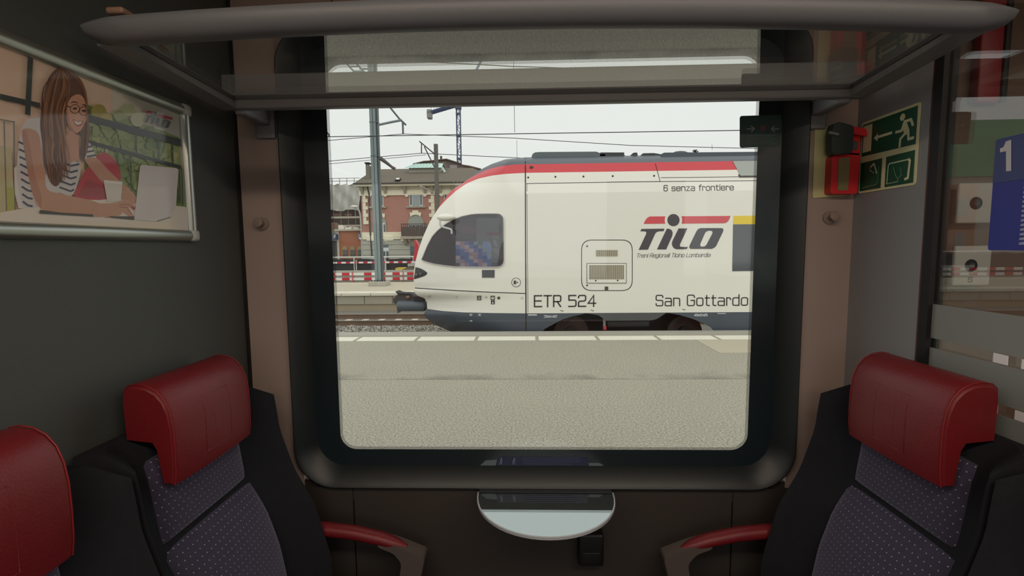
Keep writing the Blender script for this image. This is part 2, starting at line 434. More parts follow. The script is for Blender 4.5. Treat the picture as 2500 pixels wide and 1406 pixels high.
def dot_mat():
    m = bpy.data.materials.new('enamel_dots'); m.use_nodes = True; nt = m.node_tree; N = nt.nodes; L = nt.links
    p = N['Principled BSDF']; p.inputs['Base Color'].default_value = lin((30, 37, 39))
    tc = N.new('ShaderNodeTexCoord'); mp = N.new('ShaderNodeMapping'); L.new(tc.outputs['Object'], mp.inputs['Vector'])
    mp.inputs['Scale'].default_value = (310, 310, 310); mp.inputs['Rotation'].default_value = (0, math.radians(45), 0)
    fr = N.new('ShaderNodeVectorMath'); fr.operation = 'FRACTION'; L.new(mp.outputs['Vector'], fr.inputs[0])
    sp = N.new('ShaderNodeSeparateXYZ'); L.new(fr.outputs[0], sp.inputs[0])
    cb = N.new('ShaderNodeCombineXYZ'); L.new(sp.outputs['X'], cb.inputs['X']); L.new(sp.outputs['Z'], cb.inputs['Z'])
    ds = N.new('ShaderNodeVectorMath'); ds.operation = 'DISTANCE'; L.new(cb.outputs[0], ds.inputs[0]); ds.inputs[1].default_value = (.5, 0, .5)
    lt = N.new('ShaderNodeMath'); lt.operation = 'LESS_THAN'; L.new(ds.outputs['Value'], lt.inputs[0]); lt.inputs[1].default_value = .38
    tr = N.new('ShaderNodeBsdfTransparent'); mx = N.new('ShaderNodeMixShader')
    L.new(lt.outputs[0], mx.inputs[0]); L.new(tr.outputs[0], mx.inputs[1]); L.new(p.outputs[0], mx.inputs[2])
    L.new(mx.outputs[0], N['Material Output'].inputs[0]); return m
mb = MB(); mb.grid([rrect(OX0 - D0, OX1 + D0, OZ0 - D0, OZ1 + D0, .055, YW + .0302), rrect(OX0, OX1, OZ0, OZ1, .047, YW + .0302)], closed=True)
mb.build('dotted_edge', dot_mat(), win)
mb = MB(); mb.box((FX0 + .06, YW + .033, FZ0 + .06), (FX1 - .06, YW + .040, FZ1 - .06)); mb.build('pane', GLASS, win)

# left partition with its rubber edge
wl = empty('wall_left', (XL, 1.0, FLOOR), kind='structure', label='slate grey partition wall at the left')
panel(wl, (XL - .03, .33, FLOOR), (XL, YW, CEIL), M_SLATE)
panel(wl, (XL, YW - .012, FLOOR), (XL + .006, YW, CEIL), M_BLACK, 'corner_seal')
panel(wl, (XL - .032, .30, FLOOR), (XL + .004, .33, CEIL), M_ALU, 'edge_profile')
# right partition: grey panel, black post, glass screen
YP = at_x(2268, 480, XR).y
wr = empty('wall_right', (XR, 1.3, FLOOR), kind='structure', label='light grey partition panel at the right beside the window')
panel(wr, (XR, YP + .012, FLOOR), (XR + .03, YW, CEIL), M_GREYP)
mb = MB(); mb.box((XR + .001, YP + .004, FLOOR), (XR + .029, YP + .012, CEIL)); mb.build('red_edge_strip', mat('dark_red_edging', (110, 62, 64), .5), wr)
panel(wr, (XR - .003, YP - .022, FLOOR), (XR + .033, YP + .004, CEIL), M_BLACK, 'screen_post')

# vestibule beyond the glass screen
M_TAN = mat('tan_vestibule_panel', (112, 88, 74), 0.5)
wv = empty('wall_vestibule', (2.0, YW, FLOOR), kind='structure', label='tan vestibule wall behind the glass screen')
panel(wv, (XR + .03, YW, FLOOR), (XZ, YW + .1, CEIL), M_TAN)

# ceiling lamp over the aisle (warm strips with a housing)
def emit(name, c, s):
    m = bpy.data.materials.new(name); m.use_nodes = True; N = m.node_tree.nodes; N.clear()
    e = N.new('ShaderNodeEmission'); e.inputs[0].default_value = lin(c); e.inputs[1].default_value = s
    o = N.new('ShaderNodeOutputMaterial'); m.node_tree.links.new(e.outputs[0], o.inputs[0]); return m
lamp = empty('ceiling_lamp', (0, -.35, CEIL), 'long warm white strip lamp in the ceiling above the aisle', 'ceiling lamp')
mb = MB(); mb.box((XA + .2, -.43, CEIL - .03), (XZ - .2, -.27, CEIL)); mb.build('lamp_housing', M_ALU, lamp)
mb = MB(); mb.box((XA + .25, -.41, CEIL - .034), (XZ - .25, -.29, CEIL - .0305)); mb.build('lamp_diffuser', emit('warm_lamp_glow', (255, 232, 210), 27.0), lamp)

# ================================================================== FURNITURE AND FITTINGS
# ---- luggage rack
RZ0, RZ1 = 2.246, 2.284
rack = empty('luggage_rack', (0, 1.2, RZ0), 'grey luggage rack with a glass shelf above the window', 'luggage rack')
XRL, XRR = -0.866, 0.936
mb = MB(); rows = []
NB = 28
for i in range(NB + 1):
    t = .5 - .5 * math.cos(math.pi * i / NB); x = -0.852 + (0.898 + .852) * t
    y = .948 - .05 * (1 - (2 * t - 1) ** 2)
    k = min(1.0, min(t, 1 - t) / .04); e = .5 + .5 * math.sin(k * math.pi / 2)
    zc = 2.279 - .014 * t + .003 * math.sin(math.pi * t); h = .026 * e; d = .028
    prof = [(-d * .15, -h), (d * .5, -h * .95), (d, h * .5), (d * .5, h * .95), (-d * .2, h), (-d * .75, h * .7), (-d, h * .2), (-d * .75, -h * .5)]
    rows.append([Vector((x, y + a, zc + b)) for a, b in prof])
mb.grid(rows, closed=True); mb.add(rows[0], [tuple(range(8))]); mb.add(rows[-1], [tuple(range(8))])
mb.build('front_bar', mat('grey_bar_coat', (120, 123, 128), .45, var=.03), rack, smooth=50)
mb = MB(); mb.rbox((XRL, 1.345, RZ0), (XRR, 1.375, RZ1), .006); mb.build('rear_bar', M_RACK, rack, smooth=40)
mb = MB(); mb.rbox((XRL + .004, 1.360, RZ1 + .001), (XRR - .004, 1.374, 2.346), .005); mb.build('rear_lip', M_RACK, rack, smooth=40)
for x0, x1, s in ((-0.852, XRL, 1), (0.898, XRR, -1)):
    mb = MB(); w = .05 * s
    a = [Vector((x0, .955, 2.258)), Vector((x0 + w * 1.15, .955, 2.258)), Vector((x1 + w, 1.36, RZ0 + .002)), Vector((x1, 1.36, RZ0 + .002))]
    mb.poly(a, off=(0, 0, .03)); mb.build('side_arm', M_RACK, rack)
mb = MB()
gl = [(-0.80, .93), (-.4, .905), (.03, .90), (.45, .905), (0.845, .93), (XRR - .045, 1.352), (XRL + .045, 1.352)]
mb.poly([Vector((x, y, 2.272 - .012 * (y - .9))) for x, y in gl], off=(0, 0, .008)); mb.build('glass_shelf', glass('rack_glass', (0.93, 0.94, 0.93), 0.09), rack)
mb = MB()
for p, q in (((XRL + .047, 1.346), (XRR - .047, 1.346)), ((-0.796, .96), (XRL + .048, 1.346)), ((.842, .96), (XRR - .048, 1.346))):
    z = 2.273; mb.bar((p[0], p[1], z + .003), (q[0], q[1], z), .008, .012)
    mb.build('rubber_seal', mat('dark_grey_seal', (50, 52, 56), .6), rack); mb = MB()
for x in (XRL + .055, XRR - .055):
    mb = MB()
    mb.rbox((x - .018, 1.36, RZ0 - .012), (x + .018, YW, RZ1 - .01), .006)
    mb.rbox((x - .03, YW - .014, RZ0 - .05), (x + .03, YW, RZ1 + .01), .005); mb.build('wall_bracket', M_RACK, rack, smooth=40)
mb = MB(); mb.rbox((-.805, .925, 2.305), (-.77, .955, 2.318), .005); mb.build('end_clip', mat('tan_plastic', (150, 120, 100), .5), rack, smooth=40)

# ---- poster in a snap frame on the left partition
PY0, PY1, PZ0, PZ1 = 0.60, at_x(474, 585, XL).y, at_x(465, 590, XL).z, at_x(450, 258, XL).z
poster = empty('framed_poster', (XL, (PY0 + PY1) / 2, PZ0), 'framed advertising poster of a woman typing on a laptop', 'poster')
fr = .021
def rail(p, q, inward):
    p = Vector(p); q = Vector(q); d = (q - p).normalized(); rows = []
    for e in (p, q):
        rows.append([e + Vector((h, 0, 0)) + Vector(inward) * w for h, w in ((0, 0), (.010, .001), (.017, .007), (.020, .0155), (.018, .024), (.012, .030), (.004, .032))])
    mb = MB(); mb.grid(rows); return mb
c = .012
rail((XL, PY0 + c, PZ1), (XL, PY1 - c, PZ1), (0, 0, -1)).build('frame_rail', M_ALU, poster, smooth=60)
rail((XL, PY0 + c, PZ0), (XL, PY1 - c, PZ0), (0, 0, 1)).build('frame_rail', M_ALU, poster, smooth=60)
rail((XL, PY1, PZ0 + c), (XL, PY1, PZ1 - c), (0, -1, 0)).build('frame_rail', M_ALU, poster, smooth=60)
rail((XL, PY0, PZ0 + c), (XL, PY0, PZ1 - c), (0, 1, 0)).build('frame_rail', M_ALU, poster, smooth=60)
for y, z, sy, sz in ((PY1, PZ1, -1, -1), (PY1, PZ0, -1, 1), (PY0, PZ1, 1, -1), (PY0, PZ0, 1, 1)):
    mb = MB(); mb.rbox((XL, y, z), (XL + .0215, y + sy * .033, z + sz * .033), .010); mb.build('frame_corner', mat('grey_corner_cap', (186, 188, 182), .4), poster, smooth=40)
mb = MB(); LY = [0]
def ink(pts, c_):
    x = XL + .006 + LY[0] * .000012; LY[0] += 1
    out = []
    for p in pts:
        q = at_x(p[0] / 2.197, p[1] / 2.197, x); q.y = min(max(q.y, PY0 + .015), PY1 - .015); q.z = min(max(q.z, PZ0 + .015), PZ1 - .015); out.append(q)
    mb.poly(out, ink=c_)
def soft(pts, c_):
    n = len(pts); P_ = [Vector(p) for p in pts]; out = []
    for i in range(n):
        p0, p1, p2, p3 = P_[i - 1], P_[i], P_[(i + 1) % n], P_[(i + 2) % n]
        for s_ in range(4):
            t = s_ / 4; out.append(0.5 * ((2 * p1) + (p2 - p0) * t + (2 * p0 - 5 * p1 + 4 * p2 - p3) * t * t + (3 * p1 - p0 - 3 * p2 + p3) * t ** 3))
    ink(out, c_)
def strand(pts, w, c_):
    pp = curve(pts, 5); n = len(pp); L = []; R = []
    for i, p in enumerate(pp):
        d = (pp[min(i + 1, n - 1)] - pp[max(i - 1, 0)]).normalized(); q = Vector((-d.y, d.x)) * (w / 2 * math.sin(math.pi * (i + .6) / (n + .4)) ** .7); L.append(p + q); R.append(p - q)
    ink(L + R[::-1], c_)
def line(pts, w, c_, shut=False):
    pts = [Vector(p) for p in pts]
    for a, b in zip(pts, pts[1:] + (pts[:1] if shut else [])):
        if a == b: continue
        d = (b - a).normalized(); n = Vector((-d.y, d.x)) * w / 2; ink([a + n, b + n, b - n, a - n], c_)
x = XL + .0055
mb.poly([(x, PY0 + .012, PZ0 + .012), (x, PY1 - .012, PZ0 + .012), (x, PY1 - .012, PZ1 - .012), (x, PY0 + .012, PZ1 - .012)], ink=(242, 214, 190))
ink([(600, 450), (960, 600), (985, 800), (600, 640)], (226, 222, 206))
ink([(470, 560), (560, 600), (700, 640), (960, 735), (998, 1120), (560, 1100), (450, 900)], (150, 168, 104))
rb = random.Random(11)
for k in range(420):
    x_, y_ = rb.uniform(475, 945), rb.uniform(560, 1090)
    if y_ < 600 + (x_ - 480) * .28: continue
    r_ = rb.uniform(7, 24); g_ = math.sin(x_ * .013 + y_ * .017) * .5 + math.sin(x_ * .031 - y_ * .011) * .5 + rb.uniform(-.35, .35)
    c_ = (int(148 + 34 * g_), int(166 + 24 * g_), int(104 + 26 * g_))
    ink([(x_ + r_ * math.cos(a * .5236), y_ + r_ * math.sin(a * .5236)) for a in range(12)], c_)
for x_, y_, r_, c_ in ((530, 600, 42, (176, 164, 84)), (570, 640, 34, (190, 178, 96)), (690, 590, 36, (186, 196, 150)), (740, 640, 40, (200, 206, 170)), (640, 620, 30, (168, 180, 128))):
    soft([(x_ + r_ * math.cos(a * 1.047), y_ + r_ * math.sin(a * 1.047)) for a in range(6)], c_)
for pts, c_ in (([(0, 780), (60, 790), (80, 1140), (0, 1140)], (206, 198, 150)), ([(30, 1000), (80, 1010), (80, 1140), (30, 1140)], (188, 190, 84))): ink(pts, c_)
DK = (58, 64, 62)
ink([(150, 300), (178, 312), (163, 620), (134, 612)], DK); ink([(0, 502), (215, 552), (215, 574), (0, 532)], DK)
for pts in ([(480, 616), (968, 746), (970, 784), (480, 654)], [(478, 752), (974, 888), (976, 906), (478, 774)]): ink(pts, DK)
for x0, y0, y1 in ((560, 790, 1000), (630, 800, 1000), (700, 830, 1040), (728, 700, 830), (850, 740, 860), (925, 770, 880), (960, 905, 1090), (975, 905, 1100)):
    line([(x0, y0), (x0 + (y1 - y0) * .03, y1)], 7, (70, 82, 66))
for pts in ([(0, 640), (80, 655)], [(75, 650), (80, 1130)], [(22, 650), (35, 1130)]): line(pts, 6, (110, 106, 92))
ink([(75, 900), (110, 880), (140, 1000), (200, 1115), (100, 1118), (80, 1040)], (236, 234, 232))                  # chair back
ink([(0, 1140), (200, 1105), (560, 1062), (740, 1060), (945, 1104), (1010, 1112), (1010, 1260), (0, 1240)], (240, 232, 220))   # table
soft([(400, 1055), (420, 990), (450, 930), (505, 850), (540, 822), (565, 818), (605, 845), (635, 890), (647, 930), (640, 985), (575, 1068)], (196, 36, 56))   # knee
ink([(415, 1050), (470, 960), (560, 1000), (575, 1066)], (168, 30, 48))
ink([(440, 740), (465, 738), (495, 790), (517, 848), (456, 856)], (226, 222, 222))
for k in range(4): line([(448 + k * 6, 768 + k * 24), (486 + k * 9, 760 + k * 24)], 9, (60, 66, 96))
soft([(456, 856), (517, 848), (600, 930), (700, 1020), (730, 1060), (725, 1090), (690, 1095), (640, 1060), (560, 990), (500, 920)], (206, 150, 122))   # far arm
soft([(112, 705), (150, 640), (235, 640), (300, 740), (345, 830), (420, 880), (430, 935), (385, 1052), (300, 1080), (140, 1116), (100, 1010), (90, 900), (98, 800)], (222, 218, 218))   # top
for k in range(9):
    y0 = 760 + k * 40; line([(98 + k * 3, y0), (150, y0 + 22), (175, y0 + 26)], 11, (62, 68, 98))
for k in range(6):
    y0 = 868 + k * 34; line([(335 - k * 4, y0), (380, y0 + 22), (425 - k * 7, y0 + 12)], 10, (62, 68, 98))
ink([(330, 760), (380, 700), (420, 730), (425, 860), (380, 870), (345, 840)], (216, 162, 136))                   # neckline
soft([(118, 702), (160, 690), (205, 715), (222, 800), (240, 930), (255, 1015), (340, 1042), (540, 1092), (560, 1160), (380, 1150), (222, 1122), (175, 1040), (150, 930), (130, 800)], (210, 156, 128))  # near arm
ink([(118, 702), (140, 700), (165, 800), (185, 930), (225, 1060), (222, 1122), (175, 1040), (150, 930), (130, 800)], (190, 134, 108))
soft([(520, 1096), (600, 1090), (680, 1072), (712, 1090), (726, 1112), (718, 1128), (690, 1112), (716, 1158), (706, 1172), (660, 1140), (640, 1156), (560, 1166)], (212, 158, 132))   # hand
for pts in ([(640, 1098), (690, 1096), (724, 1118)], [(640, 1110), (680, 1112), (708, 1150)]): line(pts, 4, (166, 112, 92))
ink([(700, 1108), (726, 1112), (718, 1128)], (150, 40, 60)); ink([(700, 1160), (722, 1162), (718, 1178), (700, 1174)], (150, 40, 60))
HR = (104, 62, 40)
soft([(246, 470), (262, 415), (296, 374), (340, 362), (392, 386), (436, 432), (462, 490), (470, 560), (476, 640), (480, 720), (470, 800), (446, 862), (430, 830), (436, 740), (420, 700), (380, 640), (360, 640), (352, 740), (338, 860), (330, 960), (300, 1000), (264, 965), (242, 880), (228, 770), (216, 660), (230, 560)], HR)   # hair
soft([(384, 520), (420, 506), (448, 524), (464, 566), (472, 606), (466, 622), (464, 642), (452, 664), (440, 690), (424, 708), (404, 714), (384, 700), (366, 668), (356, 620), (362, 560)], (224, 168, 138))   # face
soft([(362, 600), (376, 660), (396, 700), (410, 714), (390, 706), (366, 672), (356, 630)], (190, 130, 104))
soft([(392, 640), (416, 650), (440, 648), (450, 652), (436, 672), (416, 678), (400, 664)], (176, 84, 78)); soft([(398, 646), (418, 654), (442, 652), (430, 666), (414, 669), (404, 660)], (246, 240, 232))
strand([(452, 600), (464, 622), (458, 636), (446, 634)], 5, (190, 128, 104))
soft([(400, 600), (428, 606), (436, 640), (410, 636)], (228, 176, 148))
for cx_, cy_ in ((402, 584), (450, 596)):
    soft([(cx_ + 12 * math.cos(a * 1.05), cy_ - 2 + 6 * math.sin(a * 1.05)) for a in range(6)], (70, 48, 42))
    line([(cx_ + 25 * math.cos(a * .5236), cy_ + 24 * math.sin(a * .5236)) for a in range(12)], 3.6, (52, 44, 44), shut=True)
line([(426, 588), (430, 590)], 4, (52, 44, 44)); line([(358, 566), (378, 576)], 5, (52, 44, 44))
strand([(380, 552), (398, 546), (420, 554)], 6, (92, 58, 44)); strand([(438, 562), (452, 562), (466, 574)], 6, (92, 58, 44))
rb = random.Random(4)
for k in range(34):
    t = k / 33; x_ = 250 + 100 * t + rb.uniform(-8, 8); tone = rb.choice(((86, 50, 33), (128, 80, 52), (152, 102, 66), (178, 128, 84), (112, 68, 44), (96, 56, 36)))
    strand([(322 + 34 * (t - .5), 372 + 20 * abs(t - .5)), (x_ - 10 + 26 * t, 470), (x_ - 22 + rb.uniform(-7, 7), 600), (x_ - 12 + rb.uniform(-14, 14), 720), (x_ + rb.uniform(-14, 18), 840), (x_ + 16 + rb.uniform(-14, 12), rb.uniform(880, 990))], rb.uniform(7, 14), tone)
for k in range(10):
    t = k / 9; tone = rb.choice(((86, 50, 33), (128, 80, 52), (152, 102, 66), (112, 68, 44)))
    strand([(348 + 8 * t, 370), (400 + 26 * t, 420 + 14 * (1 - t)), (446 + 14 * t, 500), (464 + 6 * t, 600 + 20 * t), (456 + 18 * t, 720), (446 + 16 * t, 830)] if k > 4 else [(350, 372), (372 - 10 * t, 430), (366 - 20 * t, 520), (356 - 10 * t, 600)], rb.uniform(6, 11), tone)
ink([(555, 965), (658, 974), (648, 1078), (576, 1082)], (232, 228, 220)); ink([(560, 968), (655, 976), (653, 988), (560, 980)], (250, 246, 240))   # cup
ink([(215, 1125), (330, 1140), (500, 1150), (500, 1162), (330, 1152), (210, 1145)], (60, 56, 54)); ink([(580, 1160), (720, 1160), (720, 1180), (600, 1168)], (70, 66, 66))
ink([(752, 890), (762, 884), (945, 902), (958, 912), (950, 1010), (944, 1104), (905, 1170), (840, 1188), (720, 1178), (735, 1040)], (226, 222, 222))   # laptop
line([(842, 1186), (915, 1164)], 5, (110, 106, 110))
def pl(u, v):
    s = (u - 147) / 1698.0; t = (v - 165) / 667.0
    return (776 + 152 * s, 582 + 44 * s + 72 * t)
x = XL + .014
red_, dark_ = (mb, (206, 40, 48)), (mb, (84, 84, 86))
logo(lambda u, v: at_x(pl(u, v)[0] / 2.197, pl(u, v)[1] / 2.197, x), red_, dark_)
mb.build('print', print_mat(rough=.4), poster)
# clear cover sheet
mb = MB(); mb.box((XL + .0146, PY0 + .014, PZ0 + .014), (XL + .0152, PY1 - .014, PZ1 - .014)); mb.build('cover_sheet', glass('poster_cover', (.98, .98, .98), .015, .05), poster)

# ---- coat hooks
def coat_hook(px, py, label):
    p = at_y(px, py, YW); h = empty('coat_hook', p, label, 'coat hook', 'round coat hooks beside the window')
    m = mat('taupe_plastic', (150, 132, 122), .35)
    mb = MB(); mb.disc(p + Vector((0, -.006, 0)), (0, -1, 0), .020, .006, 24); mb.build('base_plate', m, h, smooth=40)
    mb = MB(); mb.tube([p + Vector((0, -y, z)) for y, z in ((.004, 0), (.014, .0), (.024, .002), (.031, .003), (.034, .003))], [.009, .0085, .011, .015, .012], 18); mb.build('knob', m, h, smooth=40)
coat_hook(642, 546, 'round taupe coat hook on the warm grey panel near the poster')
coat_hook(2024, 531, 'round taupe coat hook below the red emergency hammer')

# ---- emergency hammer on its luminous plate
hp = at_y(2030, 480, YW); ham = empty('emergency_hammer', hp, 'red and black emergency window hammer on a pale luminous plate', 'emergency hammer')
def Q(px, py, y=YW): return at_y(px, py, y)
mb = MB(); mb.poly(rounded([Q(1988, 312), Q(2072, 305), Q(2068, 478), Q(1982, 484)], .008, 4), off=(0, .004, 0)); 
for v in mb.v: v.y -= .004
mb.build('luminous_plate', mat('luminous_cream', (206, 204, 150), .5), ham)
RED = mat('safety_red_plastic', (214, 44, 50), .38, var=.02)
def slab(pts, y0, y1, m, nm, r=.006):
    pts = rounded([Q(*p) for p in pts], r, 4)
    for p in pts: p.y = y0
    mb = MB(); mb.poly(pts, off=(0, y1 - y0, 0)); return mb.build(nm, m, ham)
slab([(2014, 386), (2040, 378), (2082, 380), (2074, 476), (2010, 476)], YW - .034, YW - .004, RED, 'holder', .008)
slab([(2029, 392), (2056, 388), (2051, 468), (2026, 468)], YW - .036, YW - .0345, mat('holder_window', (130, 120, 84), .4), 'holder_window', .004)
slab([(2055, 330), (2082, 336), (2080, 384), (2052, 382)], YW - .034, YW - .004, RED, 'holder_neck', .004)
slab([(2064, 350), (2076, 351), (2074, 372), (2062, 371)], YW - .036, YW - .0345, mat('seal_grey', (90, 84, 84), .5), 'seal', .003)
slab([(2042, 316), (2086, 324), (2090, 342), (2044, 334)], YW - .05, YW - .02, RED, 'hammer_head', .006)
slab([(2010, 312), (2022, 308), (2056, 318), (2056, 334), (2052, 382), (2012, 386), (2004, 378), (2004, 336)], YW - .052, YW - .022, mat('dark_green_black_plastic', (44, 52, 52), .4), 'hammer_body', .008)
mb = MB(); a = at_y(2024, 323, YW - .054); b = at_y(2046, 328, YW - .054); mb.tube([a, b], .005, 10); mb.build('steel_tip', M_ALU, ham)
mb = MB(); mb.tube([at_y(2080, 348, YW - .03), at_y(2096, 350, YW - .028), at_y(2101, 351, YW - .01)], .0022, 6); mb.build('pull_wire', RED, ham)

# ---- escape route sign on the right panel
sg = [at_x(px, py, XR) for px, py in ((2107, 298), (2246, 252), (2241, 449), (2096, 474))]
SY1 = (sg[0].y + sg[3].y) / 2; SY0 = (sg[1].y + sg[2].y) / 2; SZ1 = (sg[0].z + sg[1].z) / 2; SZ0 = (sg[2].z + sg[3].z) / 2
sign = empty('escape_sign', (XR, (SY0 + SY1) / 2, SZ0), 'green escape route sign with running figure on the right grey panel', 'sign')
def S(u, v, k=0):   # u, v in 0..1 across the sign, u from the window side
    return Vector((XR - .0022 - k * .0004, SY1 + (SY0 - SY1) * u, SZ0 + (SZ1 - SZ0) * v))
mb = MB(); mb.poly(rounded([S(0, 0), S(1, 0), S(1, 1), S(0, 1)], .008, 4), off=(.002, 0, 0)); mb.build('sign_plate', mat('luminous_sign_cream', (226, 222, 176), .45), sign)
mb = MB(); GN = (10, 78, 52); CR = (226, 222, 180)
SK = [0]
def sp(k, pts, c_): SK[0] += 1; mb.poly([S(u, v, k + SK[0] * .06) for u, v in pts], ink=c_)
sp(1, [(.03, .52), (.965, .50), (.965, .965), (.03, .965)], GN); sp(1, [(.03, .03), (.43, .03), (.43, .43), (.03, .43)], GN); sp(1, [(.50, .03), (.965, .03), (.965, .43), (.50, .43)], GN)
sp(2, [(.05, .57), (.215, .57), (.215, .94), (.05, .94)], CR)
def sl(k, pts, w, c_):
    for a, b in zip(pts, pts[1:]):
        a = Vector(a); b = Vector(b); asp = (SZ1 - SZ0) / abs(SY1 - SY0)
        d = Vector((b.x - a.x, (b.y - a.y) * asp)).normalized(); n = Vector((-d.y, d.x / asp)) * w / 2
        e = Vector((d.x, d.y / asp)) * w * .3
        sp(k, [a + n - e, b + n + e, b - n + e, a - n - e], c_)
sl(2, [(.30, .73), (.57, .73)], .035, CR); sp(2, [(.255, .73), (.33, .785), (.33, .675)], CR)
sp(2, [(.74 + .042 * math.cos(a * .524), .885 + .046 * math.sin(a * .524)) for a in range(12)], CR)
sp(2, [(.75, .815), (.80, .83), (.86, .70), (.86, .66), (.80, .645), (.765, .70), (.745, .76)], CR)
sl(2, [(.77, .82), (.875, .82), (.91, .745)], .036, CR); sl(2, [(.76, .78), (.735, .715), (.645, .72)], .034, CR)
sl(2, [(.81, .68), (.725, .615), (.72, .52)], .036, CR); sl(2, [(.845, .68), (.855, .585), (.93, .585)], .036, CR)
sl(2, [(.54, .07), (.72, .075), (.73, .10)], .012, (150, 176, 150)); sl(2, [(.54, .07), (.55, .31), (.57, .33), (.88, .33), (.90, .31), (.885, .10), (.84, .09)], .016, (200, 214, 180))
sl(2, [(.88, .33), (.90, .31), (.885, .10), (.84, .09)], .034, CR)
sl(2, [(.64, .27), (.68, .17), (.72, .11), (.78, .15), (.76, .25)], .010, (120, 160, 130))
sl(2, [(.08, .07), (.35, .09), (.38, .12), (.38, .33)], .010, (110, 148, 120)); sl(2, [(.23, .34), (.29, .38), (.33, .30), (.35, .24)], .026, (190, 204, 180)); sl(2, [(.23, .34), (.22, .30), (.30, .25)], .014, (150, 176, 150))
mb.build('pictograms', print_mat(), sign)

# ---- break-glass sticker on the pane and notice strip below
st = empty('window_sticker', at_y(1855, 360, YW + .029), 'dark green break-glass sticker with arrows at the upper right of the window', 'sticker')
ys = YW + .0295
pts = rounded([Q(1806, 283, ys), Q(1908, 280, ys), Q(1908, 358, ys), Q(1806, 361, ys)], .008, 4)
mb = MB(); mb.poly(pts, off=(0, .0005, 0)); mb.build('sticker_film', mat('dark_green_film', (44, 70, 62), .4), st)
QK = [0]
mb = MB(); c_ = (140, 150, 142); y2 = ys - .0006
def ql(pts, w, c_):
    for a, b in zip(pts, pts[1:]):
        a = Vector(a); b = Vector(b); d = (b - a).normalized(); n = Vector((-d.y, d.x)) * w / 2; QK[0] += 1
        mb.poly([Q(*(p), y2 - QK[0] * .00002) for p in (a + n, b + n, b - n, a - n)], ink=c_)
ql([(1823, 315), (1842, 314)], 3, c_); ql([(1833, 307), (1842, 314), (1834, 322)], 3, c_)
ql([(1902, 314), (1883, 315)], 3, c_); ql([(1891, 307), (1883, 315), (1892, 322)], 3, c_)
mb.poly([Q(1862 + 7 * math.cos(a * .5236), 313 + 7 * math.sin(a * .5236), y2) for a in range(12)], ink=(120, 60, 60))
for k in range(5): ql([(1822, 331 + k * 5), (1896 - 9 * (k % 2), 330 + k * 5)], 1.3, (84, 104, 94))
mb.build('sticker_print', print_mat(), st)
ns = empty('notice_strip', at_y(1320, 1138, YW + .029), 'narrow dark blue notice strip with two small figures under the window', 'sticker')
mb = MB(); mb.poly([Q(1216, 1114, ys), Q(1436, 1116, ys), Q(1436, 1140, ys), Q(1210, 1138, ys)], off=(0, .0005, 0)); mb.build('notice_film', mat('navy_film', (34, 40, 70), .4), ns)
mb = MB(); c_ = (112, 122, 146)
for x0 in (1224, 1256):
    mb.poly([Q(x0 + 2 * math.cos(a), 1119 + 2 * math.sin(a), y2) for a in range(6)], ink=c_)
    ql([(x0, 1121), (x0 - (1 if x0 < 1230 else 4), 1128)], 3.4, c_); ql([(x0 - 2, 1127), (x0 - 5, 1134)], 1.8, c_); ql([(x0 - 2, 1127), (x0 + 2, 1134)], 1.8, c_)
    ql([(x0 - 1, 1122), (x0 + 3, 1127)], 1.4, c_)
for k in range(4): ql([(1276, 1117 + k * 5), (1416 - (20 if k == 3 else 0), 1118 + k * 5)], 1.2, (74, 84, 112))
mb.build('notice_print', print_mat(), ns)
for pts, lb in (([(1170, 1138), (1186, 1124), (1214, 1122), (1212, 1136)], 'small pale shard at the left end of the notice strip'), ([(1437, 1130), (1462, 1130), (1473, 1135), (1466, 1140), (1438, 1139)], 'small pale shard at the right end of the notice strip')):
    mb = MB(); mb.poly([Q(*p, ys) for p in pts], off=(0, .0005, 0)); mb.build('pale_shard', mat('shard_grey', (96, 110, 116), .5), None, label=lb, cat='sticker')  # flat pale grey shard shapes at both ends of the strip

# ---- small folding table
TZ = 1.065
tb = empty('wall_table', (.057, 1.46, TZ - .02), 'small half-moon table with a mirror bright top under the window', 'table')
def half(r, d, y0, z, n=28): return [Vector((.057 + r * math.cos(math.pi * k / n), y0 - d * math.sin(math.pi * k / n) ** .9, z)) for k in range(n + 1)]
mb = MB(); mb.poly(half(.214, .232, 1.447, TZ), off=(0, 0, -.006)); mb.build('table_top', mat('polished_pale_top', (178, 187, 187), .015, metal=1.0, var=.0), tb)
mb = MB()
o_ = half(.217, .236, 1.447, TZ + .0015); i_ = half(.213, .231, 1.447, TZ + .0015)
mb.grid([o_, i_, [p - Vector((0, 0, .004)) for p in i_]]); mb.grid([o_, [p - Vector((0, 0, .008)) for p in o_], [p - Vector((0, 0, .008)) for p in i_]])
mb.build('table_rim', mat('pale_rim', (170, 172, 176), .3), tb, smooth=40)
mb = MB(); mb.rbox((-.08, 1.30, TZ - .034), (.19, 1.474, TZ - .010), .008); mb.rbox((-.16, 1.455, TZ - .06), (.275, 1.5, TZ - .004), .006); mb.build('table_support', mat('dark_support', (36, 38, 40), .5), tb, smooth=40)

# ---- waste bin / socket box below the table
a = at_y(1412, 1304, 1.46); b = at_y(1474, 1382, 1.46)
bn = empty('socket_box', (a.x, 1.46, b.z), 'small black socket box on the wall below the table', 'socket')
mb = MB(); mb.rbox((a.x, 1.455, b.z), (b.x, YW, a.z), .008); mb.build('box', mat('black_plastic', (22, 22, 23), .5), bn, smooth=40)
mb = MB(); mb.rbox((a.x + .012, 1.452, b.z + .014), (b.x - .012, 1.456, b.z + .05), .002); mb.build('flap', mat('black_flap', (30, 30, 31), .4), bn, smooth=40)

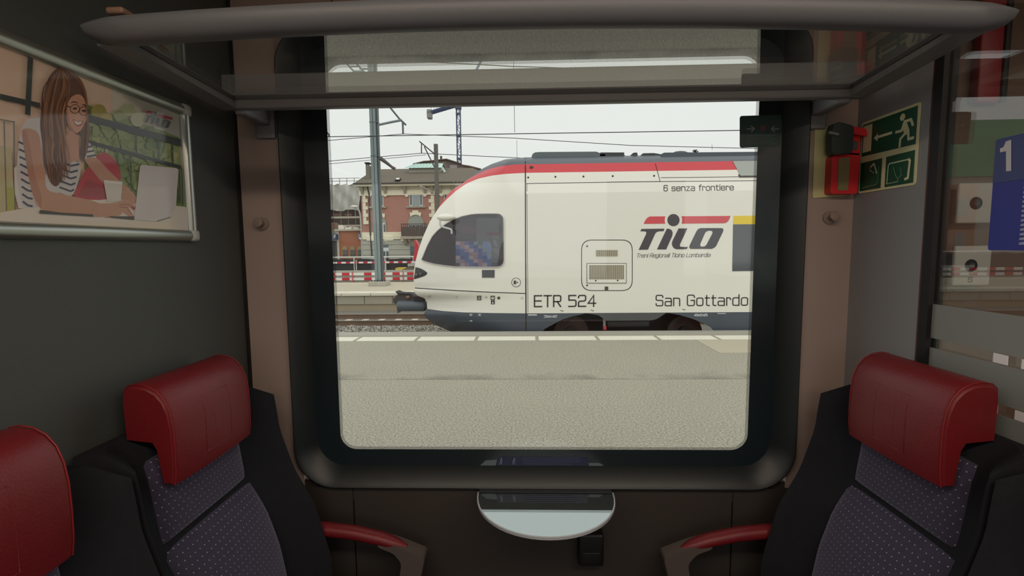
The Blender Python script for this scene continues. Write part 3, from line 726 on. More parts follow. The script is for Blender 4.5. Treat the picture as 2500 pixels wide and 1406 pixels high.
# ---- glass screen with frosted bands and the class sign
gs = empty('glass_screen', (XR + .015, .8, FLOOR), 'clear glass screen with frosted stripes behind the right hand seats', 'glass partition')
YG0 = .36; YG1 = YP - .022
mb = MB(); mb.box((XR + .010, YG0, FLOOR), (XR + .018, YG1, CEIL)); mb.build('pane', glass('screen_glass', (.86, .88, .87), .085), gs)
def frost():
    m = bpy.data.materials.new('frosted_film'); m.use_nodes = True; N = m.node_tree.nodes; L = m.node_tree.links
    p = N['Principled BSDF']; p.inputs['Base Color'].default_value = lin((172, 178, 175)); p.inputs['Roughness'].default_value = .35
    t = N.new('ShaderNodeBsdfTranslucent'); t.inputs[0].default_value = lin((180, 186, 182)); mx = N.new('ShaderNodeMixShader'); mx.inputs[0].default_value = .4
    L.new(p.outputs[0], mx.inputs[1]); L.new(t.outputs[0], mx.inputs[2]); L.new(mx.outputs[0], N['Material Output'].inputs[0]); return m
FR = frost()
zb = [at_x(2254, 740, XR).z, at_x(2254, 822, XR).z, at_x(2252, 845, XR).z, at_x(2410, 979, XR).z, at_x(2410, 1006, XR).z, FLOOR + .05]
for z1, z0 in ((zb[0], zb[1]), (zb[2], zb[3]), (zb[4], zb[5])):
    mb = MB(); mb.box((XR + .0085, YG0, z0), (XR + .0098, YG1, z1)); mb.build('frosted_band', FR, gs)
for pa, pb, z1, z0 in ((2414, 2450, zb[1], zb[2]), (2484, 2530, zb[1], zb[2]), (2404, 2434, zb[3], zb[4]), (2478, 2520, zb[3], zb[4])):
    y1 = at_x(pa, 880, XR).y; y0 = at_x(pb, 880, XR).y
    mb = MB(); mb.box((XR + .0085, y0, z0 + .002), (XR + .0098, y1, z1 - .002)); mb.build('sky_square', mat('painted_sky_white', (238, 238, 242), .3), gs)  # bright sky through the clear spots, put in as white colour
cs = empty('class_sign', at_x(2480, 615, XR + .008), 'dark blue first class sign with a white figure 1 on the glass screen', 'sign')
def K(px, py, k=0): return at_x(px, py, XR + .0078 - k * .0008)
mb = MB(); sy1 = K(2420, 500).y; sy0 = sy1 - .15; sz1 = K(2424, 343).z; sz0 = K(2414, 611).z
mb.poly(rounded([Vector((XR + .0078, y, z)) for y, z in ((sy1, sz0), (sy0, sz0), (sy0, sz1), (sy1, sz1))], .006, 4), off=(.0015, 0, 0)); mb.build('sign_plate', mat('royal_blue_film', (34, 40, 150), .4, var=.02), cs)
mb = MB(); mb.poly([Vector((XR + .0070, y, z)) for y, z in ((sy1, K(2420, 448).z), (sy0, K(2420, 448).z), (sy0, sz1 - .002), (sy1, sz1 - .002))], off=(.0006, 0, 0)); mb.build('upper_field', mat('dull_blue_film', (58, 66, 132), .4, var=.02), cs)
mb = MB(); c_ = (214, 214, 224)
mb.poly([K(*p, 2) for p in ((2456, 345), (2469, 341), (2469, 417), (2456, 418), (2456, 369), (2442, 372), (2441, 363), (2450, 359))], ink=c_)
mb.build('numeral', print_mat(), cs)
mb = MB()
for k in range(14):
    y = sy1 - .066; z = sz0 + .012 + k * .0095
    mb.poly([Vector((XR + .0066, y, z)), Vector((XR + .0066, y - .011, z)), Vector((XR + .0066, y - .011, z + .0062)), Vector((XR + .0066, y, z + .0045))], ink=(160, 166, 200))
mb.build('small_print', print_mat(), cs, kind='stuff')

# ---- things in the vestibule seen through the screen
p0 = at_y(2374, 200, YW - .01).x; p1 = at_y(2440, 200, YW - .01).x
zr_ = at_y(2410, 254, YW - .01).z
rp = empty('door_panel', ((p0 + p1) / 2, YW, zr_), 'dark red upright panel high on the vestibule wall behind the glass', 'panel')
mb = MB(); mb.rbox((p0, YW - .03, zr_), (p1 - .012, YW, CEIL - .12), .006); mb.build('red_panel', mat('deep_red_panel', (150, 22, 34), .4), rp, smooth=40)
mb = MB(); mb.rbox((p1 - .012, YW - .034, zr_), (p1 + .004, YW, CEIL - .1), .004); mb.build('dark_edge', M_BLACK, rp, smooth=40)
for (x0, y0, x1, y1), hx, hy, lb in (((2338, 447, 2422, 545), 2383, 496, 'upper square steel lock plate in the vestibule behind the glass'), ((2328, 600, 2412, 697), 2371, 648, 'lower square steel lock plate in the vestibule behind the glass')):
    a = at_y(x0, y0, YW - .036); b = at_y(x1, y1, YW - .036); h = at_y(hx, hy, YW - .042)
    lp = empty('lock_plate', (h.x, YW - .03, b.z), lb, 'lock plate', 'lock plates in the vestibule')
    mb = MB(); mb.rbox((a.x, YW - .042, b.z), (b.x, YW - .03, a.z), .008); mb.build('plate', mat('pale_steel_plate', (196, 194, 188), .4), lp, smooth=40)
    mb = MB(); mb.disc(h, (0, -1, 0), .019, .004, 22); mb.disc(h + Vector((0, -.003, 0)), (0, -1, 0), .008, .004, 14); mb.build('lock', mat('dark_lock', (44, 42, 42), .4), lp, smooth=40)
    if lb.startswith('lower'):
        mb = MB(); lettering(mb, 'S', lambda u, v, q=b, w_=h: Vector((w_.x - .006 + u, YW - .0428, q.z + .012 + v)), .013, .0022, width=.011, off=(0, .0006, 0)); mb.build('plate_letter', mat('dark_lock', (44, 42, 42)), lp)
mb = MB(); a = at_y(2390, 0, YW - .002); b = at_y(2416, 29, YW - .002); mb.rbox((a.x, YW - .02, b.z), (b.x, YW, b.z + .06), .006); mb.build('camera_housing', mat('black_plastic', (22, 22, 23), .5), None, smooth=40, label='small black box high on the vestibule wall', cat='box')

# ---- seats
def fabric(name, base, dot, scale=70.0):
    m = mat(name, base, .9, var=.18, vs=60, bump=.25, bs=900, spec=.15); nt = m.node_tree; N = nt.nodes; L = nt.links
    if dot:
        tc = N.new('ShaderNodeTexCoord'); sx = N.new('ShaderNodeSeparateXYZ'); L.new(tc.outputs['Object'], sx.inputs[0])
        def mth(op, a, b):
            n = N.new('ShaderNodeMath'); n.operation = op
            for i, v in enumerate((a, b)):
                if isinstance(v, (int, float)): n.inputs[i].default_value = v
                else: L.new(v, n.inputs[i])
            return n.outputs[0]
        zz = mth('MULTIPLY', sx.outputs['Z'], scale); yy = mth('MULTIPLY', sx.outputs['Y'], scale)
        row = mth('MODULO', mth('ADD', mth('FLOOR', zz, 0), 1000), 2); yy = mth('ADD', yy, mth('MULTIPLY', row, .5))
        fy = mth('SUBTRACT', mth('FRACT', yy, 0), .5); fz = mth('SUBTRACT', mth('FRACT', zz, 0), .5)
        d = mth('SQRT', mth('ADD', mth('MULTIPLY', fy, fy), mth('MULTIPLY', fz, fz)), 0)
        k = mth('LESS_THAN', d, .085)
        p = N['Principled BSDF']; old = p.inputs['Base Color'].links[0].from_socket
        mx = N.new('ShaderNodeMix'); mx.data_type = 'RGBA'; L.new(k, mx.inputs['Factor']); L.new(old, mx.inputs['A']); mx.inputs['B'].default_value = lin(dot)
        L.new(mx.outputs['Result'], p.inputs['Base Color'])
        p.inputs['Sheen Weight'].default_value = .35; p.inputs['Sheen Roughness'].default_value = .4; p.inputs['Sheen Tint'].default_value = (.75, .75, .95, 1)
    return m
M_SEAT = fabric('black_plush', (34, 35, 39), None)
M_DOTS = fabric('dotted_violet_plush', (64, 60, 78), (170, 162, 186))
M_LEATH = mat('red_leather', (112, 24, 30), .42, var=.10, vs=14, bump=.12, bs=260, spec=.45)
M_STITCH = mat('dark_red_seam', (140, 20, 28), .5)
HW = .252
def xf(z):   # front of the back, by height
    T = [(.40, .235), (.55, .225), (.66, .205), (.76, .175), (.845, .130), (.92, .118), (1.0, .108), (1.06, .09), (1.10, .07)]
    for (a, u), (b, w) in zip(T, T[1:]):
        if z <= b: return u + (w - u) * max(0, (z - a)) / (b - a)
    return T[-1][1]
def xw(z):   # front of the wings
    T = [(.40, .315), (.55, .312), (.722, .268), (.828, .212), (.958, .168), (1.07, .158), (1.10, .155)]
    for (a, u), (b, w) in zip(T, T[1:]):
        if z <= b: return u + (w - u) * max(0, (z - a)) / (b - a)
    return T[-1][1]
def make_seat():
    """faces +x, the back leans on x = 0, stands on z = 0"""
    s = empty('passenger_chair', (0, 0, 0))
    # shell with wings
    mb = MB(); rows = []
    for i in range(25):
        z = .36 + .735 * i / 24; t = max(0, (z - 1.06) / .035); cl = 1 - (1 - math.sqrt(max(0, 1 - t * t))) * .5
        hw = HW - .012 * t * t; r = []
        for k in range(25):
            u = -1 + 2 * k / 24; y = hw * math.copysign(abs(u) ** .8, u)
            k_ = max(0, (abs(u) - .62) / .38); wing = (xw(z) - xf(z) + .022) * (k_ ** 1.4) * (1 - max(0, abs(u) - .95) / .05 * .12)
            r.append(Vector(((xf(z) - .022 + wing) * (cl if t > 0 else 1), y, z)))
        rows.append(r + [Vector((.012, hw, z)), Vector((.012, -hw, z))])
    mb.grid(rows, closed=True); mb.add(rows[-1], [tuple(range(27))]); mb.add(rows[0], [tuple(range(27))]); mb.build('backrest', M_SEAT, s, smooth=50)
    # two patterned cushions on the back
    for nm, z0, z1, bulge, hw in (('upper_cushion', .850, 1.045, .008, .158), ('lower_cushion', .46, .847, .022, .168)):
        mb = MB(); rows = []
        for i in range(17):
            v = i / 16; z = z0 + (z1 - z0) * v; r = []
            for k in range(21):
                u = -1 + 2 * k / 20; e = (1 - abs(u) ** 6) * (1 - abs(2 * v - 1) ** 8)
                r.append(Vector((xf(z) - .026 + .018 * e ** .5 + bulge * (1 - u * u) * math.sin(math.pi * v), u * hw, z)))
            rows.append(r)
        mb.grid(rows); mb.build(nm, M_DOTS, s, smooth=60)
    # headrest: leather block with a domed top, end faces and embossed panel
    z0, z1 = .985, 1.212; hl = .146
    prof = [(.134, z0), (.1385, z0 + .03), (.140, z0 + .08), (.139, z0 + .13), (.134, z0 + .165), (.124, z0 + .192), (.108, z0 + .212), (.088, z0 + .223), (.066, z0 + .227), (.046, z0 + .224), (.036, z0 + .214), (.034, z0 + .19), (.036, z0 + .105), (.096, z0 + .098), (.106, z0 + .08), (.116, z0)]
    mb = MB(); rows = []
    for k, (y, sc) in enumerate(((-hl, .93), (-hl + .004, .975), (-hl + .014, 1), (-.07, 1.0), (0, 1.0), (.07, 1.0), (hl - .014, 1), (hl - .004, .975), (hl, .93))):
        cx_, cz_ = .085, z0 + .11; b = .006 * (1 - (y / hl) ** 2)
        rows.append([Vector((cx_ + (px - cx_) * sc + (b if px > .1 else 0), y, cz_ + (pz - cz_) * sc)) for px, pz in prof])
    mb.grid(rows, closed=True); mb.add(rows[0], [tuple(range(len(prof)))]); mb.add(rows[-1], [tuple(range(len(prof)))])
    hr = mb.build('headrest', M_LEATH, s, smooth=50)
    for sy in (-1, 1):
        mb = MB(); mb.tube([Vector((.085 + (px - .085) * 1.0, sy * (hl - .006), z0 + .11 + (pz - z0 - .11) * 1.0)) for px, pz in prof[:12]], .0012, 6); mb.build('seam_piping', M_STITCH, hr, smooth=60)
    def hx(z):
        for (a, b), (c, d) in zip(prof, prof[1:]):
            if b <= z <= d: return a + (c - a) * (z - b) / (d - b) + .0055
        return .14
    mb = MB()
    def emb(pts):
        pp = []
        for a, b in zip(pts, pts[1:]):
            for t in range(4): pp.append((a[0] + (b[0] - a[0]) * t / 4, a[1] + (b[1] - a[1]) * t / 4))
        pp.append(pts[-1]); mb.tube([Vector((hx(z) - .0004, y, z)) for y, z in pp], .0009, 5)
    emb([(-.045, 1.02), (.05, 1.02), (.05, 1.155), (-.045, 1.155), (-.045, 1.02)])
    emb([(-.012, 1.045), (.018, 1.045), (.018, 1.135), (-.002, 1.135), (-.022, 1.112), (-.022, 1.102), (-.012, 1.104), (-.012, 1.045)])
    mb.build('embossed_numeral', M_LEATH, hr, smooth=60)
    # seat cushion, base
    mb = MB(); mb.rbox((.10, -HW + .01, .30), (.64, HW - .01, .46), .05, 5); mb.build('seat_cushion', M_DOTS, s, smooth=50)
    mb = MB(); mb.rbox((.06, -HW + .03, .0), (.50, HW - .03, .30), .02); mb.build('seat_base', mat('dark_grey_base', (52, 52, 55), .5), s, smooth=40)
    return s
def add_armrest(s, side):
    y = side * .285
    ar = MB()
    pts = [(.16, .622), (.26, .620), (.36, .608), (.45, .588), (.53, .562)]
    rows = []
    for i, (x, z) in enumerate(tuple(p) for p in resample([Vector(p) for p in pts], 14)):
        e = math.sqrt(max(.06, 1 - abs(2 * i / 13 - 1) ** 5)); w = .024 * e; h = .021 * e
        rows.append([Vector((x, y + w * math.cos(a * math.pi / 6), z + h * math.sin(a * math.pi / 6))) for a in range(12)])
    ar.grid(rows, closed=True); ar.add(rows[0], [tuple(range(12))]); ar.add(rows[-1], [tuple(range(12))]); pad = ar.build('armrest', M_LEATH, s, smooth=60, local=True)
    mb = MB(); m = mat('taupe_armrest_bracket', (88, 79, 75), .45)
    outer = [(.44, .594), (.50, .576), (.588, .540), (.562, .43), (.54, .34), (.475, .34), (.50, .44), (.514, .52), (.49, .552), (.44, .572)]
    mb.poly(rounded([Vector((x, y - side * .02, z)) for x, z in outer], .012, 3), off=(0, side * .05, 0)); mb.build('armrest_bracket', m, pad, local=True)
seat = make_seat()
seat.location = (XL + .004, 1.112, FLOOR)
tag(seat, 'seat with red headrest beside the window below the poster', 'seat', 'first class seats')
for lb, x, y, rz in (('seat with red headrest at the lower left corner of the picture', XL + .004, .597, 0.0),
                     ('seat with red headrest beside the window in front of the glass screen', XR - .006, 1.118, math.pi),
                     ('aisle seat at the lower right corner with only its dark edge in view', XR - .006, .603, math.pi)):
    c = copy_tree(seat); c.location = (x, y, FLOOR); c.rotation_euler = (0, 0, rz); c['label'] = lb
    if rz and y > 1: seat_r = c
add_armrest(seat, 1); add_armrest(seat_r, -1)

# ================================================================== OUTSIDE: PLATFORMS AND TRACKS
M_CONC = mat('pale_concrete', (176, 172, 160), .85, var=.12, vs=3, bump=.2, bs=40)
def asphalt():
    m = mat('platform_asphalt', (162, 157, 144), .9, var=.06, vs=1.1, bump=.35, bs=120); nt = m.node_tree; N = nt.nodes; L = nt.links
    p = N['Principled BSDF']; old = p.inputs['Base Color'].links[0].from_socket
    tc = N.new('ShaderNodeTexCoord'); v = N.new('ShaderNodeTexNoise'); v.inputs['Scale'].default_value = 48; v.inputs['Detail'].default_value = 6
    L.new(tc.outputs['Object'], v.inputs['Vector'])
    r = N.new('ShaderNodeValToRGB'); r.color_ramp.elements[0].position = .3; r.color_ramp.elements[0].color = (.42, .42, .42, 1); r.color_ramp.elements[1].position = .70; r.color_ramp.elements[1].color = (1.55, 1.55, 1.5, 1)
    L.new(v.outputs['Fac'], r.inputs['Fac'])
    mx = N.new('ShaderNodeMix'); mx.data_type = 'RGBA'; mx.blend_type = 'MULTIPLY'; mx.inputs['Factor'].default_value = .8
    L.new(old, mx.inputs['A']); L.new(r.outputs['Color'], mx.inputs['B'])
    # dark stains that hug the joint
    n2 = N.new('ShaderNodeTexNoise'); n2.inputs['Scale'].default_value = 1.3; n2.inputs['Detail'].default_value = 7; L.new(tc.outputs['Object'], n2.inputs['Vector'])
    sx = N.new('ShaderNodeSeparateXYZ'); L.new(tc.outputs['Object'], sx.inputs[0])
    mr = N.new('ShaderNodeMapRange'); L.new(sx.outputs['Y'], mr.inputs['Value']); mr.inputs['From Min'].default_value = YJ - 6; mr.inputs['From Max'].default_value = YJ - 6 + .75; mr.inputs['To Min'].default_value = .12; mr.inputs['To Max'].default_value = -.22
    ad = N.new('ShaderNodeMath'); ad.operation = 'ADD'; L.new(n2.outputs['Fac'], ad.inputs[0]); L.new(mr.outputs[0], ad.inputs[1])
    bl = N.new('ShaderNodeMath'); bl.operation = 'GREATER_THAN'; L.new(sx.outputs['Y'], bl.inputs[0]); bl.inputs[1].default_value = YJ - 6
    ml = N.new('ShaderNodeMath'); ml.operation = 'MULTIPLY'; L.new(ad.outputs[0], ml.inputs[0]); L.new(bl.outputs[0], ml.inputs[1])
    r2 = N.new('ShaderNodeValToRGB'); r2.color_ramp.elements[0].position = .50; r2.color_ramp.elements[0].color = (1, 1, 1, 1); r2.color_ramp.elements[1].position = .70; r2.color_ramp.elements[1].color = (.66, .66, .66, 1)
    L.new(ml.outputs[0], r2.inputs['Fac'])
    m3 = N.new('ShaderNodeMix'); m3.data_type = 'RGBA'; m3.blend_type = 'MULTIPLY'; m3.inputs['Factor'].default_value = 1
    L.new(mx.outputs['Result'], m3.inputs['A']); L.new(r2.outputs['Color'], m3.inputs['B']); L.new(m3.outputs['Result'], p.inputs['Base Color'])
    return m
YE = 10.2                                            # far edge of the near platform
YJ = at_z(1300, 926, 0).y
RAIL = -0.55
M_ASPH = asphalt()
pf = empty('platform_near', (0, 6, 0), kind='structure', label='grey asphalt platform between the two trains')
EX0, EX1 = -60, 45
panel(pf, (EX0, 1.78, -.7), (EX1, YJ - .006, 0), M_ASPH, 'platform_surface')
yk = at_z(1300, 818, 0).y
panel(pf, (EX0, YJ + .006, -.7), (EX1, yk, 0.0), M_ASPH, 'platform_surface')
panel(pf, (EX0, YJ - .006, -.7), (EX1, YJ + .006, -.012), mat('joint_filler', (88, 86, 80), .9), 'joint')
panel(pf, (EX0, yk, -.7), (EX1, YE, .004), mat('kerb_concrete', (164, 161, 150), .85, var=.08, vs=3), 'kerb')
# white edge line, slab by slab
M_LINE = mat('worn_white_paint', (226, 223, 208), .8, var=.06, vs=4)
ya, yb = at_z(1300, 831, 0).y, at_z(1300, 821.5, 0).y
xj = [at_z(px, 826, 0).x for px in (877, 1021, 1164, 1311, 1458, 1606, 1752)]
step = (xj[-1] - xj[0]) / 6
xj = [xj[0] - step * k for k in range(9, 0, -1)] + xj + [xj[-1] + step * k for k in range(1, 7)]
for a, b in zip(xj, xj[1:]):
    mb = MB(); mb.box((a + .035, ya, -.01), (b - .035, yb, .006)); mb.build('edge_slab', M_LINE, pf)
# paler covers at the right
cp = [at_z(px, py, 0) for px, py in ((1697, 829), (1775, 862), (1960, 861), (1900, 828))]
mb = MB(); x0, x1 = cp[0].x, cp[0].x + 3.4
mb.box((x0, cp[1].y, -.02), (x0 + 1.62, ya - .02, .006)); mb.build('cover_slab', mat('pale_cover_concrete', (182, 175, 154), .85, var=.05, vs=3), pf)
mb = MB(); mb.box((x0 + 1.64, cp[1].y, -.02), (x0 + 3.3, ya - .02, .006)); mb.build('cover_slab', MATS['pale_cover_concrete'], pf)

# trackbed, far track, ballast
mb = MB(); mb.box((EX0, YE, -1.0), (EX1, 19.1, RAIL - .17)); mb.build('trackbed', mat('ballast_bed', (120, 116, 108), .95, var=.5, vs=22, bump=1.0, bs=22), kind='structure', label='stone ballast bed between the platforms')
M_RAIL = mat('brown_rusty_rail', (112, 92, 76), .6, var=.1); M_RTOP = mat('worn_rail_head', (176, 168, 156), .3, metal=.6)
def track(yc, label, xs):
    t = empty('railway_track', (0, yc, RAIL - .17), label, 'railway track')
    for s in (-1, 1):
        y = yc + s * .7525; mb = MB()
        pr = [(-.075, -.17), (.075, -.17), (.075, -.155), (.012, -.14), (.012, -.04), (.036, -.03), (.036, -.004), (-.036, -.004), (-.036, -.03), (-.012, -.04), (-.012, -.14), (-.075, -.155)]
        mb.grid([[Vector((x, y + a, RAIL + b)) for a, b in pr] for x in (EX0, EX1)], closed=True); r = mb.build('rail', M_RAIL, t)
        mb = MB(); mb.box((EX0, y - .034, RAIL - .004), (EX1, y + .034, RAIL)); mb.build('rail_head', M_RTOP, r)
    n = int((xs[1] - xs[0]) / .6); me = None
    for k in range(n):
        x = xs[0] + k * .6
        if me is None:
            mb = MB(); mb.rbox((x - .12, yc - 1.2, RAIL - .36), (x + .12, yc + 1.2, RAIL - .165), .015, 1); o = mb.build('sleeper', mat('concrete_sleeper', (196, 190, 178), .9, var=.1), t); me = o; x00 = x
        else:
            o = me.copy(); col.objects.link(o); o.parent = t; o.location.x = me.location.x + x - x00
    return t
track(16.16, 'railway track with brown rails beyond the parked train', (-9.4, 1.0))
track(11.75, 'railway track under the parked white train', (-3.6, .0))
# loose ballast stones in view
mb = MB(); rnd = random.Random(3)
def stones(mb, n, x0, x1, y0, y1, z, smin, smax):
    for _ in range(n):
        x = rnd.uniform(x0, x1); y = rnd.uniform(y0, y1); s = rnd.uniform(smin, smax); a = rnd.uniform(0, 6.28); c, d = math.cos(a), math.sin(a)
        h = s * rnd.uniform(.6, 1.1); zz = z + rnd.uniform(-.3, .5) * s
        pts = []
        for k in range(4):
            u = s * rnd.uniform(.6, 1.1) * math.cos(k * 1.571); w = s * rnd.uniform(.5, 1) * math.sin(k * 1.571)
            pts.append((x + u * c - w * d, y + u * d + w * c, zz + rnd.uniform(-.2, .3) * h))
        pts += [(x + rnd.uniform(-.3, .3) * s, y + rnd.uniform(-.3, .3) * s, zz + h * .8), (x, y, zz - h * .7)]
        mb.add(pts, [(0,1,4),(1,2,4),(2,3,4),(3,0,4),(1,0,5),(2,1,5),(3,2,5),(0,3,5)], rnd.randrange(3))
stones(mb, 7000, -7.2, -.8, 12.9, 15.2, RAIL - .17, .028, .06)
stones(mb, 3500, -9.0, -.8, 15.2, 17.1, RAIL - .27, .025, .05)
mb.build('ballast_stones', [mat('ballast_a', (176, 172, 164), .95), mat('ballast_b', (140, 136, 128), .95), mat('ballast_c', (112, 106, 98), .95)], None, kind='stuff', label='loose grey ballast stones beside the far track', cat='ballast')

# far platform
YF = 19.12; YF2 = 25.0
fp = empty('platform_far', (0, 22, 0), kind='structure', label='far station platform behind the tracks')
M_FTOP = mat('sandy_platform_top', (190, 181, 161), .9, var=.08, vs=1)
panel(fp, (EX0, YF + .9, -.7), (EX1, YF2, 0), M_FTOP, 'platform_surface')
panel(fp, (EX0, YF2 - .3, -.2), (EX1, YF2 - .05, .02), mat('pale_kerb', (222, 214, 190), .8), 'rear_kerb')
xs_ = [at_y(px, 716, YF).x for px in (762, 833, 904, 975)]; sw = xs_[1] - xs_[0]
k = -12
while k < 7:
    x = xs_[0] + k * sw
    mb = MB(); mb.box((x + .02, YF, -.10), (x + sw - .02, YF + .9, .004)); mb.build('coping_slab', mat('cream_coping', (218, 212, 194), .8, var=.05), fp)
    k += 1
M_FW = mat('grey_facing', (164, 158, 142), .85, var=.10, vs=2); M_FW2 = mat('stained_facing', (162, 150, 126), .9, var=.22, vs=1.2)
xs_ = [at_y(px, 730, YF + .1).x for px in (822, 890, 956)]; sw = xs_[1] - xs_[0]
for k in range(-10, 7):
    x = xs_[0] + k * sw
    mb = MB(); mb.box((x + .012, YF + .08, -.46), (x + sw - .012, YF + .3, -.10)); mb.build('facing_slab', M_FW, fp)
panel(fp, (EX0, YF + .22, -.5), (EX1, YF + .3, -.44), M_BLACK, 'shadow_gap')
panel(fp, (EX0, YF + .14, -1.0), (EX1, YF + .4, -.47), M_FW2, 'foundation')

# ground beyond
mb = MB(); mb.box((-120, YF2, -.4), (90, 160, -.12)); mb.build('ground', mat('station_yard', (138, 134, 126), .9, var=.15, vs=.6), kind='structure', label='paved station yard behind the far platform')
mb = MB(); mb.box((-120, -40, -1.2), (90, 1.2, -1.0)); mb.build('ground_behind', mat('ballast_bed', (120, 116, 108)), kind='structure', label='trackbed under and behind the carriage')

# ================================================================== THE PARKED TRAIN
DS = YE + .15; DC = DS + 1.40
M_TWHITE = mat('train_white_paint', (230, 227, 217), .35, var=.03, vs=.8)
M_TRED = mat('train_red_paint', (204, 62, 72), .25, var=.04, vs=1)
M_TGREY = mat('train_slate_paint', (70, 78, 88), .4, var=.05, vs=1)
M_TBLACK = mat('underframe_black', (34, 32, 32), .7, var=.3, vs=5)
M_SEAM = mat('panel_gap', (24, 24, 24), .7)
OUT = [(1108,812),(1085,803),(1058,790),(1043,779),(1034,768),(1043,754),(1042,735),(1036,728),(1019,722),(1011,713),(1013,703),(1010,690),(1010,665),(1014,640),(1021,612),(1032,580),(1047,546),(1058,527),(1075,500),(1096,472),(1108,461),(1132,445),(1157,424),(1179,411),(1201,400),(1234,389),(1283,384)]
def Lv(v):
    if v >= OUT[0][1]: return OUT[0][0]
    for (u0, v0), (u1, v1) in zip(OUT, OUT[1:]):
        if v1 <= v <= v0: return u0 + (u1 - u0) * (v0 - v) / max(v0 - v1, 1e-6)
    return 1282
PROF = [(472, 0), (447, .05), (422, .11), (401, .18), (392, .36), (384, .80)]
def prof_v(v):
    if v >= 472: return 0.0
    for (a, p), (b, q) in zip(PROF, PROF[1:]):
        if v >= b: return p + (q - p) * (a - v) / (a - b)
    return .8
SEAM_U = 1283.0
PZ = [(at_y(SEAM_U, v, DS + p).z, p) for v, p in PROF]
def prof_z(z):
    if z <= PZ[0][0]: return 0.0
    for (a, p), (b, q) in zip(PZ, PZ[1:]):
        if z <= b: return p + (q - p) * (z - a) / (b - a)
    return .8
def T(u, v, eps=0.0):
    """point on the train's near side under picture point (u, v)"""
    if u <= SEAM_U:
        L = Lv(v); t = min(max((u - L) / max(min(250.0, SEAM_U - L), 8.0), 0), 1)
        d = DS + max(1.05 * (1 - t) ** 2.4, prof_v(v)) - eps
        return at_y(u, v, d)
    d = DS
    for _ in range(6): d = DS + prof_z(at_y(u, v, d).z)
    return at_y(u, v, d - eps)
train = empty('train_car', (T(1283, 800).x, DC, RAIL), 'white regional train with red stripe standing at the opposite platform', 'train')
def mirror(p): return Vector((p.x, 2 * DC - p.y, p.z))
def patch(up, lo, n, m, name, mt, eps=0.0, both=True, cap=None, parent=None):
    up = resample([Vector(p) for p in up], n); lo = resample([Vector(p) for p in lo], n)
    rows = [[T(*up[i].lerp(lo[i], j / m), eps) for i in range(n)] for j in range(m + 1)]
    mb = MB(); mb.grid(rows)
    if both:
        mb.grid([[mirror(p) for p in r] for r in rows])
        for c in (cap or []):
            c = resample([Vector(p) for p in c], 26); e = [T(*p, eps) for p in c]; mb.grid([e, [mirror(p) for p in e]])
    return mb.build(name, mt, parent or train, smooth=35)
def part_of(a, b): return OUT[OUT.index(a):OUT.index(b) + 1]
DR = [(1108,461),(1126,450),(1146,435),(1168,423),(1192,413),(1223,405),(1256,401.6),(1283,401)]
RW = [(1058,527),(1072,506),(1091,486),(1113,466),(1139,448),(1168,436),(1201,428.5),(1234,424.5),(1283,422)]
BS = [(1013,703),(1060,706),(1120,709.5),(1200,713.5),(1283,716.5)]
WG = [(1043,754),(1080,759),(1130,762.5),(1200,764),(1283,765)]
o1 = part_of((1108,461), (1283,384)); o2 = part_of((1058,527), (1108,461)); o3 = part_of((1013,703), (1058,527)); o4 = part_of((1043,754), (1013,703)); o5 = part_of((1108,812), (1043,754))
patch(o1, DR, 40, 4, 'nose_roof', M_TGREY, cap=[o1])
patch(o2 + DR[1:], RW, 48, 4, 'nose_red_band', M_TRED, cap=[o2])
patch(o3 + RW[1:], BS, 60, 26, 'nose_shell', M_TWHITE, cap=[o3])
patch(list(reversed(o4))[:1] + BS[1:] if False else [(1013,703)] + BS[1:], o4[::-1] + WG[1:], 50, 8, 'nose_bumper', M_TWHITE, cap=[o4])
patch([(1043,754)] + WG[1:], o5[::-1] + [(1283,812)], 50, 8, 'nose_skirt', M_TGREY, cap=[o5])
# straight body
X0 = T(1283, 600).x + .012; X1 = 17.0
def yz(v):
    p = prof_v(v); q = at_y(SEAM_U, v, DS + p); return (q.y, q.z)
def ext(vs, name, mt, close_top=False):
    pts = [yz(v) for v in vs]
    mb = MB(); near = [[Vector((x, y, z)) for y, z in pts] for x in (X0, X1)]
    if close_top: near = [r + [mirror(p) for p in r[::-1]] for r in near]; mb.grid(near)
    else: mb.grid(near); mb.grid([[mirror(p) for p in r] for r in near])
    return mb, mt, name
for a in (([765, 716, 472, 447, 422], 'side_panel', M_TWHITE), ([422, 401], 'red_band', M_TRED)):
    mb, mt, nm = ext(*a); mb.build(nm, mt, train)
mb, mt, nm = ext([401, 392, 384], 'roof', M_TGREY, True); mb.build(nm, mt, train, smooth=40)
# bulkhead that closes the body at the joint, and the underside
mb = MB(); ring = [yz(v) for v in (812, 765, 472, 422, 401, 392, 384)]; ring = ring + [(2 * DC - y, z) for y, z in ring[::-1]]
mb.add([(X0 - .006, y, z) for y, z in ring], [tuple(range(len(ring)))]); mb.build('joint_bulkhead', M_SEAM, train)
zs = yz(765)[1]; zb_ = yz(812)[1]
mb = MB(); mb.box((X0, DS + .05, zs - .03), (X1, 2 * DC - DS - .05, zs - .005)); mb.build('underframe', M_TBLACK, train)
